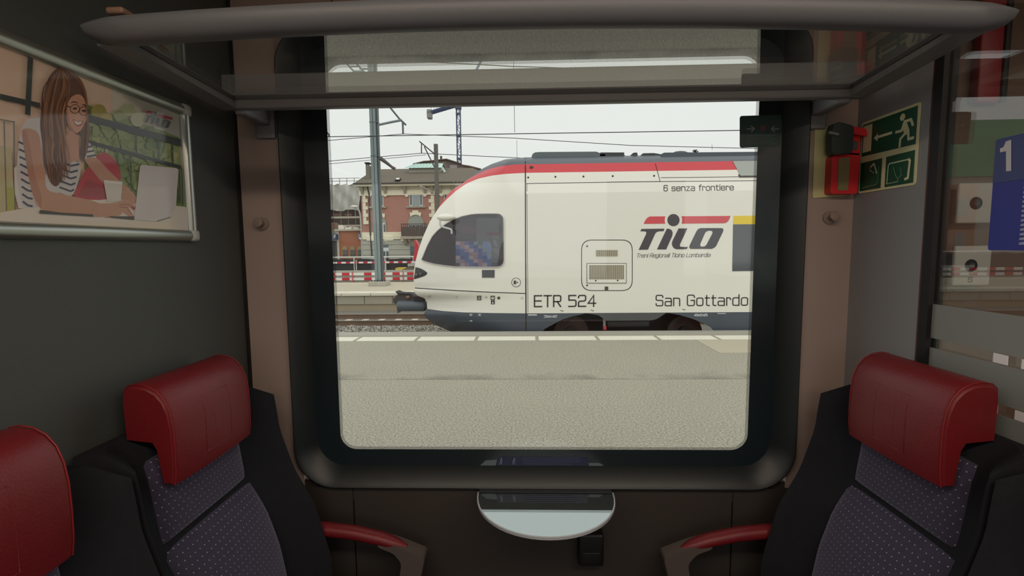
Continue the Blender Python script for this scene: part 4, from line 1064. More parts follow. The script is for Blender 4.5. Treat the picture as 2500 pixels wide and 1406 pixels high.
# skirt with the bogie cut-out
def tz(u, v, eps=0): return at_y(u, v, DS - eps)
sk = [(1283, 765), (1430, 764), (1418, 768), (1398, 772), (1372, 780), (1350, 792), (1330, 803), (1322, 812), (1283, 812)]
sk2 = [(1628, 763), (1660, 769), (1690, 778), (1715, 788), (1738, 800), (1748, 811), (2600, 806), (2600, 752)]
sk3 = [(1430, 764), (1628, 763), (1605, 778), (1592, 782), (1480, 783), (1462, 770)]
for k, s_ in enumerate((sk, sk2, sk3)):
    mb = MB(); mb.poly([Vector((max(tz(*p).x, X0), DS, tz(*p).z)) for p in s_], off=(0, .06 if k < 2 else .3, 0)); mb.build('skirt_panel', M_TGREY if k < 2 else mat('bogie_beam_grey', (78, 80, 82), .6), train)
for u in (1400, 1690):
    c = tz(u, 822); c.y = DS + .25; r = c.z - RAIL; 
    bo = MB(); bo.tube([Vector((c.x, DS + .62, c.z)), Vector((c.x, DS + .50, c.z))], .40, 32); wl_ = bo.build('wheel', mat('rusty_wheel', (72, 54, 48), .7, var=.3, vs=6), train, smooth=40)
    bo = MB(); bo.tube([Vector((c.x, DS + .52, c.z)), Vector((c.x, DS + .42, c.z))], .16, 20); bo.build('axle_box', M_TBLACK, wl_, smooth=40)
mb = MB(); a = tz(1330, 812); b = tz(1745, 770); mb.box((a.x, DS + .95, RAIL + .2), (b.x, DS + 1.1, zs)); mb.build('bogie_frame', M_TBLACK, train)
mb = MB(); a = tz(1484, 783); b = tz(1590, 802); mb.rbox((a.x, DS + .12, b.z), (b.x, DS + .5, a.z), .05); mb.build('bogie_spring_pack', mat('dark_steel', (44, 44, 46), .6), train, smooth=40)
mb = MB(); a = tz(1477, 770); mb.tube([Vector((a.x, DS + .08, a.z)), Vector((a.x, DS + .08, tz(1478, 806).z))], .03, 10); mb.build('damper', mat('grey_damper', (140, 134, 128), .5), train, smooth=40)
mb = MB(); mb.tube([T(1478, 797, .0) + Vector((0, .05, 0)), T(1478, 806, .0) + Vector((0, .05, 0))], .032, 10); mb.build('damper_mark', M_TRED, train, smooth=40)

# seams, dots, frames: thin pieces lying on the skin
def skin_line(pts, w, mt, name, eps=.003, n=24):
    pts = resample([Vector(p) for p in pts], n); L = []; R = []
    for i, p in enumerate(pts):
        d = (pts[min(i + 1, n - 1)] - pts[max(i - 1, 0)]).normalized(); nn = Vector((-d.y, d.x)) * w / 2; L.append(T(*(p + nn), eps)); R.append(T(*(p - nn), eps))
    mb = MB(); mb.grid([L, R]); return mb.build(name, mt, train)
skin_line([(1282.6, 386), (1283, 560), (1284.4, 812)], 2.6, M_SEAM, 'joint_seam', .006, 60)
skin_line(BS, 2.0, M_SEAM, 'bumper_seam')
skin_line([(1285, 448), (1560, 443.5), (1612, 443)], 1.6, M_SEAM, 'panel_seam'); skin_line([(1612, 443), (1750, 442), (1990, 439)], 1.4, M_SEAM, 'panel_seam')
skin_line([(1613, 433.6), (1797, 431.6), (1990, 430)], 1.2, M_SEAM, 'panel_seam')
skin_line([(1600, 399), (1605, 418), (1612, 444)], 1.4, M_SEAM, 'panel_seam')
skin_line([(1286.5, 448), (1287.5, 600), (1289, 764)], 1.0, M_SEAM, 'panel_seam')
def skin_disc(u, v, r, mt, name, eps=.006, ry=None, parent=None):
    mb = MB(); mb.poly([T(u + r * math.cos(a * math.pi / 8), v + (ry or r) * math.sin(a * math.pi / 8), eps) for a in range(16)], off=(0, .005, 0)); return mb.build(name, mt, parent or train)
M_HOLE = mat('black_hole', (20, 20, 20), .6)
skin_disc(1297.5, 408.5, 5, mat('dark_port', (50, 28, 26), .5), 'roof_port', ry=3.4)
for u, v in ((1289.5, 433), (1356, 431.4), (1424.5, 430.7), (1496, 429.7), (1597, 429)): skin_disc(u, v, 2.3, M_HOLE, 'lifting_point')
def skin_poly(pts, mt, name, eps=.005, th=.006, parent=None):
    mb = MB(); mb.poly([T(*p, eps) for p in pts], off=(0, th, 0)); return mb.build(name, mt, parent or train)
# cab side window
tr = lambda pts: [(1010 + x / 6.389, 500 + y / 6.389) for x, y in pts]
CT = tr([(122, 858), (165, 750), (215, 630), (290, 490), (370, 402), (480, 312), (620, 228), (760, 176), (900, 147), (1000, 138), (1150, 135), (1300, 135), (1345, 142), (1380, 168), (1400, 205), (1405, 300), (1407, 520)])
CB = tr([(122, 858), (160, 880), (300, 920), (480, 948), (650, 966), (850, 971), (1000, 972), (1200, 972), (1310, 971), (1365, 955), (1400, 915), (1410, 860), (1407, 520)])
cw = patch(CT, CB, 60, 18, 'cab_window', mat('dark_cab_interior', (40, 37, 40), .5, var=.2, vs=2), .004, both=False)
def win_sq(pts, c_, eps, n=6):
    a, b, c, d = [Vector(p) for p in pts[:4]]
    g_ = [[T(*(a.lerp(b, i / n).lerp(d.lerp(c, i / n), j / n)), eps) for i in range(n + 1)] for j in range(n + 1)]
    for j in range(n):
        for i in range(n): mq.add([g_[j][i], g_[j][i + 1], g_[j + 1][i + 1], g_[j + 1][i]], [(0, 1, 2, 3)], 0, c_)
mq = MB()
win_sq(tr([(975, 205), (1330, 205), (1330, 900), (975, 900)]), (96, 98, 100), .022)
win_sq(tr([(560, 200), (960, 190), (960, 500), (600, 560)]), (64, 60, 66), .022)
win_sq(tr([(700, 300), (975, 330), (975, 460), (720, 420)]), (92, 66, 76), .026)
win_sq(tr([(1115, 425), (1335, 430), (1335, 475), (1145, 475)]), (112, 62, 72), .026)
mq.build('cab_fittings', print_mat('dull_print', .7), cw)
mq = MB(); win_sq(tr([(1165, 520), (1340, 525), (1340, 682), (1218, 680)]), (58, 62, 68), .034); win_sq(tr([(1232, 545), (1275, 545), (1312, 650), (1275, 655)]), (104, 114, 122), .037); mq.build('cab_mirror', print_mat('dull_print', .7), cw)
# blue and pink mosaic behind the cab glass: square patches in diagonal stripes
pal = {'b': (70, 92, 150), 'c': (46, 60, 130), 'p': (150, 116, 126), 'q': (172, 150, 148), 'l': (112, 140, 178), 'g': (120, 132, 140)}
rowsP = ['qpbcg.ll', 'bpqbcgll', 'cbpqbcgl', 'cbbppcbg', 'qcbqpbcl', 'gpbbqpbb', '.qpbcpqb']
for j, r in enumerate(rowsP):
    for i, ch in enumerate(r):
        if ch == '.': continue
        x0 = 655 + i * 70; y0 = 570 + j * 56; mq = MB(); win_sq(tr([(x0, y0), (x0 + 70, y0), (x0 + 70, y0 + 56), (x0, y0 + 56)]), pal[ch], .030, 2); mq.build('mosaic_patch', print_mat('dull_print', .7), cw)
patch(CT, CB, 50, 14, 'cab_glass', glass('tinted_cab_glass', (.66, .64, .70), .05), .046, both=False, parent=cw)
mbf = MB()
loop = resample([Vector(p) for p in CT + CB[::-1]], 130)
mbf.tube([T(*p, .026) for p in loop[:-1]], .016, 5, closed=True); mbf.build('window_rubber', mat('pale_rubber', (206, 202, 194), .5), cw, smooth=60)
# headlamp
HT = tr([(26, 972), (70, 980), (120, 997), (175, 1028), (212, 1062)]); HB = tr([(3, 1160), (50, 1148), (110, 1130), (160, 1112), (195, 1092), (212, 1063)])
hl_ = patch(HT, HB, 24, 10, 'headlamp', mat('smoked_lens', (38, 38, 40), .15), .008)
for px, py, r in ((38, 1085, 20), (100, 1075, 16)): skin_disc(*tr([(px, py)])[0], r / 6.389, mat('lamp_reflector', (120, 120, 120), .2, metal=.6), 'lamp', .012, parent=hl_)
# mirror pod and its arm
c = at_y(*tr([(498, 196)])[0], DS + .42)
mb = MB(); mb.sphere(c, (.205, .11, .082), 20, 12); pod = mb.build('mirror_pod', M_TWHITE, train, smooth=60)
pa = [at_y(*p, DS + .36) for p in tr([(412, 240), (410, 290), (428, 330), (470, 350), (560, 375), (588, 395), (594, 452)])]
mb = MB(); mb.tube(curve(pa, 5), .022, 8); mb.build('mirror_arm', mat('pale_grey_tube', (196, 198, 196), .4), pod, smooth=60)
# display box, round filler cover, small plates
skin_poly(tr([(1064, 1016), (1262, 1016), (1260, 1136), (1066, 1136)]), mat('dark_display', (60, 60, 66), .15), 'display', .012, .012)
fcv = skin_disc(*tr([(1598, 1210)])[0], 11.4, M_HOLE, 'filler_ring', .006); skin_disc(*tr([(1598, 1210)])[0], 10.2, M_TWHITE, 'filler_cover', .010, parent=fcv)
skin_poly(tr([(1560, 1182), (1598, 1182), (1598, 1238), (1560, 1238)]), mat('dark_label', (70, 68, 58), .5), 'filler_label', .016, .005, fcv); skin_disc(*tr([(1618, 1210)])[0], 1.6, M_HOLE, 'filler_lock', .016, parent=fcv)
t4 = lambda pts: [(760 + x / 4.394, 520 + y / 4.394) for x, y in pts]
for x, y in ((1800, 912), (1946, 912)):
    q = skin_poly(t4([(x - 22, y - 24), (x + 22, y - 24), (x + 22, y + 24), (x - 22, y + 24)]), mat('socket_dark', (70, 66, 60), .5), 'socket_frame', .006); skin_disc(*t4([(x, y)])[0], 3.6, mat('socket_pale', (206, 202, 188), .4), 'socket_lid', .022, parent=q)
skin_poly(t4([(1927, 940), (1968, 940), (1968, 978), (1927, 978)]), M_HOLE, 'warning_plate', .006); skin_poly(t4([(1936, 970), (1947, 948), (1958, 970)]), M_TWHITE, 'warning_mark', .012)
skin_disc(*t4([(2011, 912)])[0], 3.6, mat('socket_dark', (70, 66, 60)), 'round_port', .006)
for x, y in ((1265, 892), (1560, 905), (1876, 908), (2260, 912)): skin_disc(*t4([(x, y)])[0], 3.4, mat('faint_bolt', (200, 196, 184), .5), 'bolt_cover', .006)
for x in (1712, 1805):
    mb = MB()
    for pts in ([(x - 20, 1082), (x + 20, 1082), (x + 20, 1086), (x - 20, 1086)], [(x - 9, 1086), (x + 9, 1086), (x + 9, 1098), (x - 9, 1098)], [(x - 20, 1099), (x + 20, 1099), (x + 20, 1103), (x - 20, 1103)]): mb.poly([T(*p, .006) for p in t4(pts)], off=(0, .004, 0))
    mb.build('jacking_mark', mat('pale_mark', (186, 188, 190), .6), train)
skin_poly(t4([(1700, 1150), (1726, 1150), (1726, 1164), (1700, 1164)]), MATS['pale_mark'], 'number_mark', .006)
# grille hatch
t5 = lambda pts: [(1260 + x / 2.811, 340 + y / 2.811) for x, y in pts]
hx0, hx1, hy0, hy1 = 1419, 1544.5, 585, 710
ringo = [tuple(p) for p in rounded([Vector(p) for p in ((hx0, hy0), (hx1, hy0), (hx1, hy1), (hx0, hy1))], 26, 6)]
ringi = [tuple(p) for p in rounded([Vector(p) for p in ((hx0 + 1.6, hy0 + 1.6), (hx1 - 1.6, hy0 + 1.6), (hx1 - 1.6, hy1 - 1.6), (hx0 + 1.6, hy1 - 1.6))], 25, 6)]
mb = MB(); mb.grid([[T(*p, .004) for p in ringo], [T(*p, .004) for p in ringi]], closed=True); hatch = mb.build('hatch_seam', M_SEAM, train)
def vent(x0, y0, x1, y1, n, frame):
    if frame:
        mb = MB(); 
        mb.poly([[T(*p, .010) for p in ((x0 - 5, y0 - 4), (x1 + 5, y0 - 4), (x1 + 5, y1 + 9), (x0 - 5, y1 + 9))], [T(*p, .010) for p in ((x0, y0), (x0, y1), (x1, y1), (x1, y0))]], off=(0, .01, 0)); mb.build('vent_frame', M_TWHITE, hatch)
        ro = [(x0 - 5.6, y0 - 4.6), (x1 + 5.6, y0 - 4.6), (x1 + 5.6, y1 + 9.6), (x0 - 5.6, y1 + 9.6)]; ri = [(x0 - 4.4, y0 - 3.4), (x1 + 4.4, y0 - 3.4), (x1 + 4.4, y1 + 8.4), (x0 - 4.4, y1 + 8.4)]
        mb = MB(); mb.grid([[T(*p, .0105) for p in ro], [T(*p, .0105) for p in ri]], closed=True); mb.build('vent_seam', M_SEAM, hatch)
    skin_poly([(x0, y0), (x1, y0), (x1, y1), (x0, y1)], mat('vent_shadow', (58, 50, 42), .8), 'vent_back', .003, .003, hatch)
    mb = MB()
    for k in range(n):
        u = x0 + (x1 - x0) * (k + .5) / n; w = (x1 - x0) / n * .28
        mb.poly([T(*p, .012) for p in ((u - w, y0), (u + w, y0), (u + w, y1), (u - w, y1))], off=(0, .008, 0))
    mb.build('vent_slats', mat('vent_slat_beige', (196, 188, 166), .6), hatch, kind='stuff')
vent(1455, 610.5, 1508, 625.5, 22, False); vent(1438, 647, 1524, 682, 36, True)
for u, v in ((1433.5, 600.8), (1433.5, 696.5), (1454.5, 685), (1508, 684.6)): skin_disc(u, v, 2.0, M_HOLE, 'hatch_bolt', .012, parent=hatch)
skin_poly([(1476.5, 699.5), (1485, 699.5), (1485, 708), (1476.5, 708)], mat('dark_label', (70, 68, 58)), 'hatch_label', .008, .004, hatch)
# passenger window with yellow stripe, upper window
skin_poly([(1790.5, 527), (2300, 521), (2300, 543), (1790.3, 547.5)], mat('first_class_yellow', (226, 196, 34), .4, var=.03), 'yellow_stripe', .005)
pw = skin_poly([(1790.2, 548), (2300, 543.5), (2300, 655), (1788, 662)], mat('dark_passenger_glass', (66, 68, 74), .08, var=.05, spec=.6), 'passenger_window', .008)
uw = skin_poly([(1785, 391), (2300, 386), (2300, 428), (1805, 433)], mat('dark_window_rubber', (74, 76, 74), .5), 'upper_window', .010)
skin_poly([(1789, 393), (2296, 388.5), (2296, 425.5), (1808, 429)], mat('grey_upper_glass', (160, 164, 158), .12), 'upper_pane', .018, .006, uw)
# lettering
M_INK = mat('black_lettering', (34, 34, 34), .5); M_INK2 = mat('charcoal_lettering', (72, 72, 74), .5)
def side_text(text, u0, v0, u1, cap_px, pen_px, mt, name, slant=0.0, eps=.005, v1=None, **kw):
    a = T(u0, v0, eps); b = T(u1, v0 if v1 is None else v1, eps); h = (T(u0, v0 - cap_px, eps) - a).length; k = h / cap_px
    ex = Vector((b.x - a.x, 0, 0)).normalized(); up = (T(u0, v0 - cap_px, eps) - a).normalized()
    mb = MB(); lettering(mb, text, lambda u, v: a + Vector((u, 0, 0)) + up * v, h, pen_px * k, width=b.x - a.x, slant=slant, **kw); return mb.build(name, mt, train)
side_text('ETR 524', 1305, 748.5, 1454, 26.5, 3.2, M_INK, 'lettering_number')
side_text('San Gottardo', 1602, 746.5, 1825, 25.5, 2.6, M_INK, 'lettering_name')
side_text('6 senza frontiere', 1621, 466, 1791, 13.5, 1.7, M_INK, 'lettering_slogan')
side_text('Treni Regionali Ticino Lombardia', 1553.5, 628.5, 1733, 9.3, .95, M_INK2, 'lettering_operator', slant=.3, space=.22, word=.5)
M_PALE = mat('pale_lettering', (206, 208, 210), .6)
side_text('3R/a14-b27', 1328, 775, 1360, 5.2, 1.1, M_PALE, 'lettering_small'); side_text('4R/a13-b25', 1695, 771.6, 1727, 5.2, 1.1, M_PALE, 'lettering_small')
skin_poly([(1289, 767), (1311, 767), (1311, 770.5), (1289, 770.5)], MATS['pale_mark'], 'plate', .008, .006); skin_poly([(1752, 764.5), (1772, 764.3), (1772, 766.3), (1752, 766.5)], MATS['pale_mark'], 'plate', .008, .006)
for u, v in ((1368, 757), (1442, 756), (1666, 754)):
    skin_poly([(u, v), (u + 8, v + 2), (u + 5, v + 4.5), (u + 6, v + 2.6), (u - .5, v + 1.2)], M_INK, 'step_mark')
lr = MB(); ld = MB()
logo(lambda x, y: T(1540 + x / 7.576, 500 + y / 7.576, .005), (lr, None), (ld, None), off=(0, .004, 0))
lr.build('logo_red_bar', M_TRED, train); ld.build('logo_letters', mat('logo_charcoal', (66, 62, 70), .45, var=.03), train)
# coupler
t4p = lambda x, y: at_y(760 + x / 4.394, 520 + y / 4.394, DC - .05)
cpl = empty('coupler', t4p(1000, 1055)); cpl.parent = train; cpl.location = world_of(train).inverted() @ t4p(1000, 1055)
M_CPL = mat('coupler_grey', (82, 92, 100), .5, var=.05)
a = t4p(1232, 995); b = t4p(930, 995); r = (t4p(1000, 937).z - t4p(1000, 1056).z) / 2
mb = MB(); mb.tube([a, a.lerp(b, .04), a.lerp(b, .1), a.lerp(b, .9), b], [r * .7, r * .92, r, r, r * .9], 20); mb.build('buffer_drum', M_CPL, cpl, smooth=50)
mb = MB(); pts = [t4p(x, y) for x, y in ((915, 940), (960, 935), (975, 1050), (922, 1080))]; mb.poly(pts, off=(0, .3, 0)); mb.build('guide_horn', M_CPL, cpl)
mb = MB(); mb.poly([t4p(x, y) + Vector((0, -.02, 0)) for x, y in ((880, 912), (905, 905), (912, 880), (990, 862), (1085, 868), (1105, 900), (1105, 935), (960, 940), (925, 960), (905, 975), (880, 960))], off=(0, .45, 0)); mb.build('coupler_head', mat('greasy_steel', (62, 56, 54), .5, var=.4, vs=8), cpl)
mb = MB(); mb.poly([t4p(x, y) + Vector((0, -.05, 0)) for x, y in ((905, 840), (950, 858), (1060, 862), (1075, 872), (940, 876))], off=(0, .4, 0)); mb.build('cover_flap', M_TBLACK, cpl)
mb = MB(); mb.rbox(t4p(1020, 885) + Vector((0, -.08, 0)), t4p(1065, 915) + Vector((0, .05, 0)), .02); mb.build('valve', mat('valve_brown', (120, 92, 84), .5), cpl, smooth=40)
mb = MB(); mb.poly([t4p(x, y) + Vector((0, -.1, 0)) for x, y in ((1100, 892), (1170, 890), (1210, 905), (1215, 940), (1110, 938))], off=(0, .5, 0)); mb.build('coupler_neck', M_TBLACK, cpl)
# roof equipment
def roof_pt(u, v, y=DC - .5): return at_y(u, v, y)
M_REQ = mat('roof_unit_grey', (96, 104, 106), .55, var=.05)
def roof_box(pts, name, mt, y0=DC - .55, dep=1.1):
    mb = MB(); mb.poly([at_y(u, v, y0) for u, v in pts], off=(0, dep, 0)); return mb.build(name, mt, train)
roof_box([(1297, 385), (1300, 376), (1306, 372), (1316, 371), (1455, 370), (1464, 373), (1466, 386)], 'roof_unit', M_REQ)
roof_box([(1466, 372), (1524, 372), (1524, 378), (1530, 382), (1530, 386), (1478, 386), (1478, 376), (1466, 376)], 'roof_unit', mat('roof_unit_dark', (58, 60, 60), .6))
roof_box([(1534, 385), (1546, 373), (1555, 372), (1557, 377), (1556, 385)], 'roof_unit', MATS['roof_unit_dark'])
roof_box([(1556, 385), (1570, 374), (1596, 373.5), (1612, 376), (1612, 386)], 'roof_unit', MATS['roof_unit_dark'])
roof_box([(1611, 386), (1614, 376), (1622, 372.4), (2600, 364), (2600, 386)], 'roof_fairing', M_TGREY, DC - .75, 1.5)
roof_box([(1642, 373.6), (1648, 370), (1660, 368.4), (1672, 369), (1684, 373.4)], 'roof_dome', M_REQ, DC - .3, .6)
mb = MB()
for du, dv in ((-6, -6), (-2, -8), (1, -7), (4, -8), (8, -4)): mb.tube([roof_pt(1697, 373), roof_pt(1697 + du, 373 + dv)], .012, 5)
mb.build('roof_aerial', M_TBLACK, train)

# ================================================================== CATENARY
M_MAST = mat('mast_grey_paint', (118, 132, 134), .5, var=.08, vs=3)
M_WIRE = mat('copper_wire_dark', (62, 64, 62), .5)
YM = at_z(928, 697, 0).y
mast = empty('catenary_mast', at_z(928, 697, 0), 'grey steel catenary mast on a concrete block on the far platform', 'catenary mast')
def mp(u, v, y=None): return at_y(u, v, YM if y is None else y)
b0 = mp(928, 690); t0 = mp(904, -20)
xm = mp(928, 690).x; zt = mp(910, -60).z
mb = MB()
w = .38; d = .34
mb.box((xm - w / 2, YM - d / 2, .16), (xm + w / 2 - .085, YM - d / 2 + .02, zt)); mb.box((xm - w / 2, YM + d / 2 - .02, .16), (xm - w / 2 + .30, YM + d / 2, zt)); mb.box((xm - w / 2 + .14, YM - d / 2, .16), (xm - w / 2 + .16, YM + d / 2, zt))
mb.build('column', M_MAST, mast)
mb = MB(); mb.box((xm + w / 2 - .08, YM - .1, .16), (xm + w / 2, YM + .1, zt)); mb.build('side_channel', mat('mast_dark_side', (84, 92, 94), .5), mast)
mb = MB(); a = mp(906, 700); b = mp(948, 690); mb.rbox((a.x, YM - .42, 0), (b.x, YM + .42, .22), .02); mb.build('footing', M_CONC, mast)
for k in range(6):
    x = xm - .32 + .128 * k; mb = MB(); mb.tube([Vector((x, YM - .25, .21)), Vector((x, YM - .25, .28))], .028, 6); mb.build('anchor_bolt', M_TBLACK, mast)
for v in (300, 382):
    z = mp(913, v).z; mb = MB(); mb.box((xm - w / 2 - .012, YM - d / 2 - .012, z - .02), (xm + w / 2 + .012, YM + d / 2 + .012, z + .02)); mb.build('clamp_band', MATS['mast_dark_side'], mast)
def rods(segs, name, mt, parent, r, y):
    for pts in segs:
        mb = MB(); mb.tube([at_y(u, v, y) for u, v in pts], r, 7); mb.build(name, mt, parent, smooth=60)
rods([[(925, 304.5), (950, 299), (981, 293)]], 'registration_tube', M_MAST, mast, .055, YM - .4)
rods([[(949, 258), (975, 290), (991, 305)], [(983, 296), (984, 327)]], 'cantilever_arm', MATS['mast_dark_side'], mast, .045, YM - .4)
rods([[(928, 386), (942, 396), (957, 408)]], 'lower_bracket', mat('dark_bracket', (70, 70, 68), .5), mast, [.10, .08, .06], YM - .3)
rods([[(957, 408), (962, 411), (965, 412)]], 'insulator', mat('brown_insulator', (92, 76, 66), .4), mast, .075, YM - .3)
# lattice gantry reaching left from the mast top
mb = MB(); yy = YM - .1
for pts in ([(832, 140), (884, 196)], [(856, 140), (908, 196)]): mb.tube([at_y(*p, yy) for p in pts], .05, 6)
for k in range(6): 
    t = k / 5; a = (832 + 52 * t, 140 + 56 * t); b = (856 + 52 * t, 140 + 56 * t); mb.tube([at_y(*a, yy), at_y(*b, yy)], .03, 5)
mb.tube([at_y(878, 168, yy), at_y(908, 168, yy)], .04, 6)
mb.build('lattice_strut', MATS['mast_grey_paint'], mast)
def wire(pts, y, r, label, ys=None):
    mb = MB(); mb.tube([at_y(u, v, (ys[i] if ys else y)) for i, (u, v) in enumerate(pts)], r, 5); o = mb.build('overhead_wire', M_WIRE, None, label=label, cat='wire'); return o
wire([(600, 337), (790, 334), (1300, 326), (1860, 317.5), (2300, 311)], DC, .011, 'contact wire running across above the white train')
wire([(600, 357), (790, 344), (984, 327), (1250, 337), (1540, 355), (1860, 363), (2300, 376)], YM - .4, .016, 'sagging wire held by the grey mast arm')
wire([(600, 412), (795, 394), (1030, 374), (1150, 380), (1300, 387), (1500, 396)], 44, .03, 'upper thin wire held by the brown mast')
wire([(600, 419), (795, 401), (1040, 378)], 44.5, .024, 'lower thin wire left of the brown mast')
wire([(880, 141), (1040, 151), (1250, 162), (1500, 170), (1860, 178), (2200, 184)], DC, .012, 'messenger wire high above the white train')
wire([(1254, 150), (1255.5, 262), (1256.5, 323)], DC, .006, 'vertical dropper wire above the train nose')
wire([(1261.5, 342), (1262.5, 384)], YM - .4, .008, 'short dropper wire behind the train roof')
wire([(1738, 352), (1738.5, 366)], YM - .4, .008, 'short dropper wire near the green window sticker')
m3 = empty('catenary_mast', (at_y(720, 640, 20.5).x, 20.5, 0), 'mast hidden left of the window with only its dark steady arm tip showing', 'catenary mast')
p = at_y(720, 640, 20.5); mb = MB(); mb.box((p.x - .15, 20.4, 0), (p.x + .15, 20.6, 9)); mb.build('column', M_MAST, m3)
mb = MB(); mb.tube([at_y(u, v, 20.5) for u, v in ((720, 250), (770, 298), (789, 316), (803, 328), (803, 333))], [.04, .04, .04, .035, .03], 6); mb.build('steady_arm', MATS['dark_bracket'], m3)
# brown mast further back
YM2 = 44.0
m2 = empty('catenary_mast', (at_y(1068, 560, YM2).x, YM2, -.12), 'brown grey catenary mast standing before the brick building', 'catenary mast')
a = at_y(1059.5, 352, YM2); b = at_y(1068.5, 352, YM2)
mb = MB(); mb.box((a.x, YM2 - .15, -.12), (b.x, YM2 + .15, a.z)); mb.build('column', mat('mast_brown_grey', (96, 92, 86), .6), m2)
rods([[(1024, 345), (1060, 375)], [(1036, 358), (1060, 407)], [(1029, 350), (1029, 374)]], 'cantilever_arm', MATS['dark_bracket'], m2, .055, YM2 - .2)
rods([[(1020, 450), (1034, 458), (1062, 472)], [(1024, 454), (1035, 470)]], 'lower_arm', mat('pale_bracket', (150, 146, 136), .5), m2, .05, YM2 - .3)

# ================================================================== CRANE
YCR = 95.0
cr = empty('tower_crane', (at_y(1121, 420, YCR).x, YCR, -.12), 'dark blue lattice tower crane rising behind the buildings', 'crane')
M_CR = mat('crane_blue', (66, 78, 108), .5)
x0 = at_y(1115.5, 330, YCR).x; x1 = at_y(1124.5, 330, YCR).x; zt = at_y(1119, 262, YCR).z
mb = MB(); hw = (x1 - x0) / 2; xc = (x0 + x1) / 2
for sx in (-1, 1):
    for sy in (-1, 1): mb.tube([(xc + sx * hw, YCR + sy * hw, -.12), (xc + sx * hw, YCR + sy * hw, zt)], .09, 5)
z = 8.0; k = 0
while z < zt - .5:
    for sy in (-1, 1): s = 1 if k % 2 else -1; mb.tube([(xc - s * hw, YCR + sy * hw, z), (xc + s * hw, YCR + sy * hw, z + 1.15)], .05, 4); mb.tube([(xc - hw, YCR + sy * hw, z), (xc + hw, YCR + sy * hw, z)], .04, 4)
    z += 1.15; k += 1
mb.build('tower', M_CR, cr)
for v in (278, 332, 388):
    z = at_y(1120, v, YCR).z; mb = MB(); mb.box((xc - hw - .1, YCR - hw - .1, z - .12), (xc + hw + .1, YCR + hw + .1, z + .12)); mb.build('tower_collar', M_CR, cr)
mb = MB(); mb.box((xc - hw * 1.6, YCR - hw * 1.6, zt - .3), (xc + hw * 1.6, YCR + hw * 1.6, zt + .7)); mb.build('slewing_ring', M_CR, cr)
a = at_y(1044, 279, YCR); b = at_y(1122, 256, YCR)
mb = MB()
for dz in (0, .6): mb.tube([a + Vector((0, -.6, dz * .4)), b + Vector((0, -.6, dz * .4))], .13, 5); mb.tube([a + Vector((0, .6, dz * .4)), b + Vector((0, .6, dz * .4))], .13, 5)
for k in range(9):
    t = k / 9; p = a.lerp(b, t); q = a.lerp(b, t + 1 / 9); mb.tube([p + Vector((0, -.6, 0)), q + Vector((0, .6, 0))], .05, 4)
mb.build('counter_jib', M_CR, cr)
mb = MB()
p0, p1 = a + Vector((.9, -.6, .25)), b + Vector((0, -.6, .25))
for k in range(11): p = p0.lerp(p1, k / 10); mb.tube([p, p + Vector((0, 0, 1.1))], .035, 4)
mb.tube([p0 + Vector((0, 0, 1.1)), p1 + Vector((0, 0, 1.1))], .035, 4); mb.build('jib_railing', mat('pale_steel_rail', (150, 158, 170), .5), cr)
a = at_y(1043, 268.5, YCR); b = at_y(1055, 290, YCR); mb = MB(); mb.rbox((a.x, YCR - .7, b.z), (b.x, YCR + .7, a.z), .15); mb.build('counterweight', mat('concrete_ballast_block', (132, 134, 130), .7), cr)
c = at_y(1122, 256, YCR); mb = MB(); mb.tube([c + Vector((0, 0, .3)), c + Vector((3, 30, 22))], .3, 6); mb.build('main_jib', M_CR, cr)

# ================================================================== BUILDINGS
YBH = 46.0
bh = empty('brick_building', (at_y(1000, 600, YBH).x, YBH, -.12), 'red brick station building with cream quoins and a dark tiled roof', 'building')
M_BRICK = mat('red_brick', (172, 126, 113), .9, var=.14, vs=2.2, bump=.2, bs=30)
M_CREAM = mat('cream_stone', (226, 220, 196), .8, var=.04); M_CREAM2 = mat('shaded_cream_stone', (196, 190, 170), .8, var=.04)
M_STONE = mat('grey_rusticated_stone', (172, 172, 160), .85, var=.06)
M_TILE = mat('dark_roof_tiles', (104, 96, 84), .85, var=.18, vs=8, bump=.3, bs=14)
def B(u, v, y=YBH): return at_y(u, v, y)
xl = B(886, 600).x; xr = B(1215, 500).x
zc = B(1000, 474).z; zg = B(1000, 571).z
mb = MB(); mb.box((xl, YBH, zg), (xr, YBH + 12, zc + .6)); mb.build('brick_wall', M_BRICK, bh)
mb = MB(); mb.box((xl - .05, YBH - .05, -.12), (xr, YBH + 12, zg)); mb.build('stone_base', M_STONE, bh)
z = zg - .55
for k in range(8):
    mb = MB(); mb.box((xl - .1, YBH - .13, z - .46), (xr, YBH - .04, z)); mb.build('rusticated_course', M_STONE, bh); z -= .50
# string course
z1, z0 = B(1000, 566).z, B(1000, 578).z
mb = MB(); mb.box((xl - .12, YBH - .14, z0), (xr, YBH, z1)); mb.build('string_course', M_CREAM, bh)
mb = MB(); mb.box((xl - .2, YBH - .24, z0 - .22), (xr, YBH, z0 - .02)); mb.build('string_course', M_CREAM, bh)
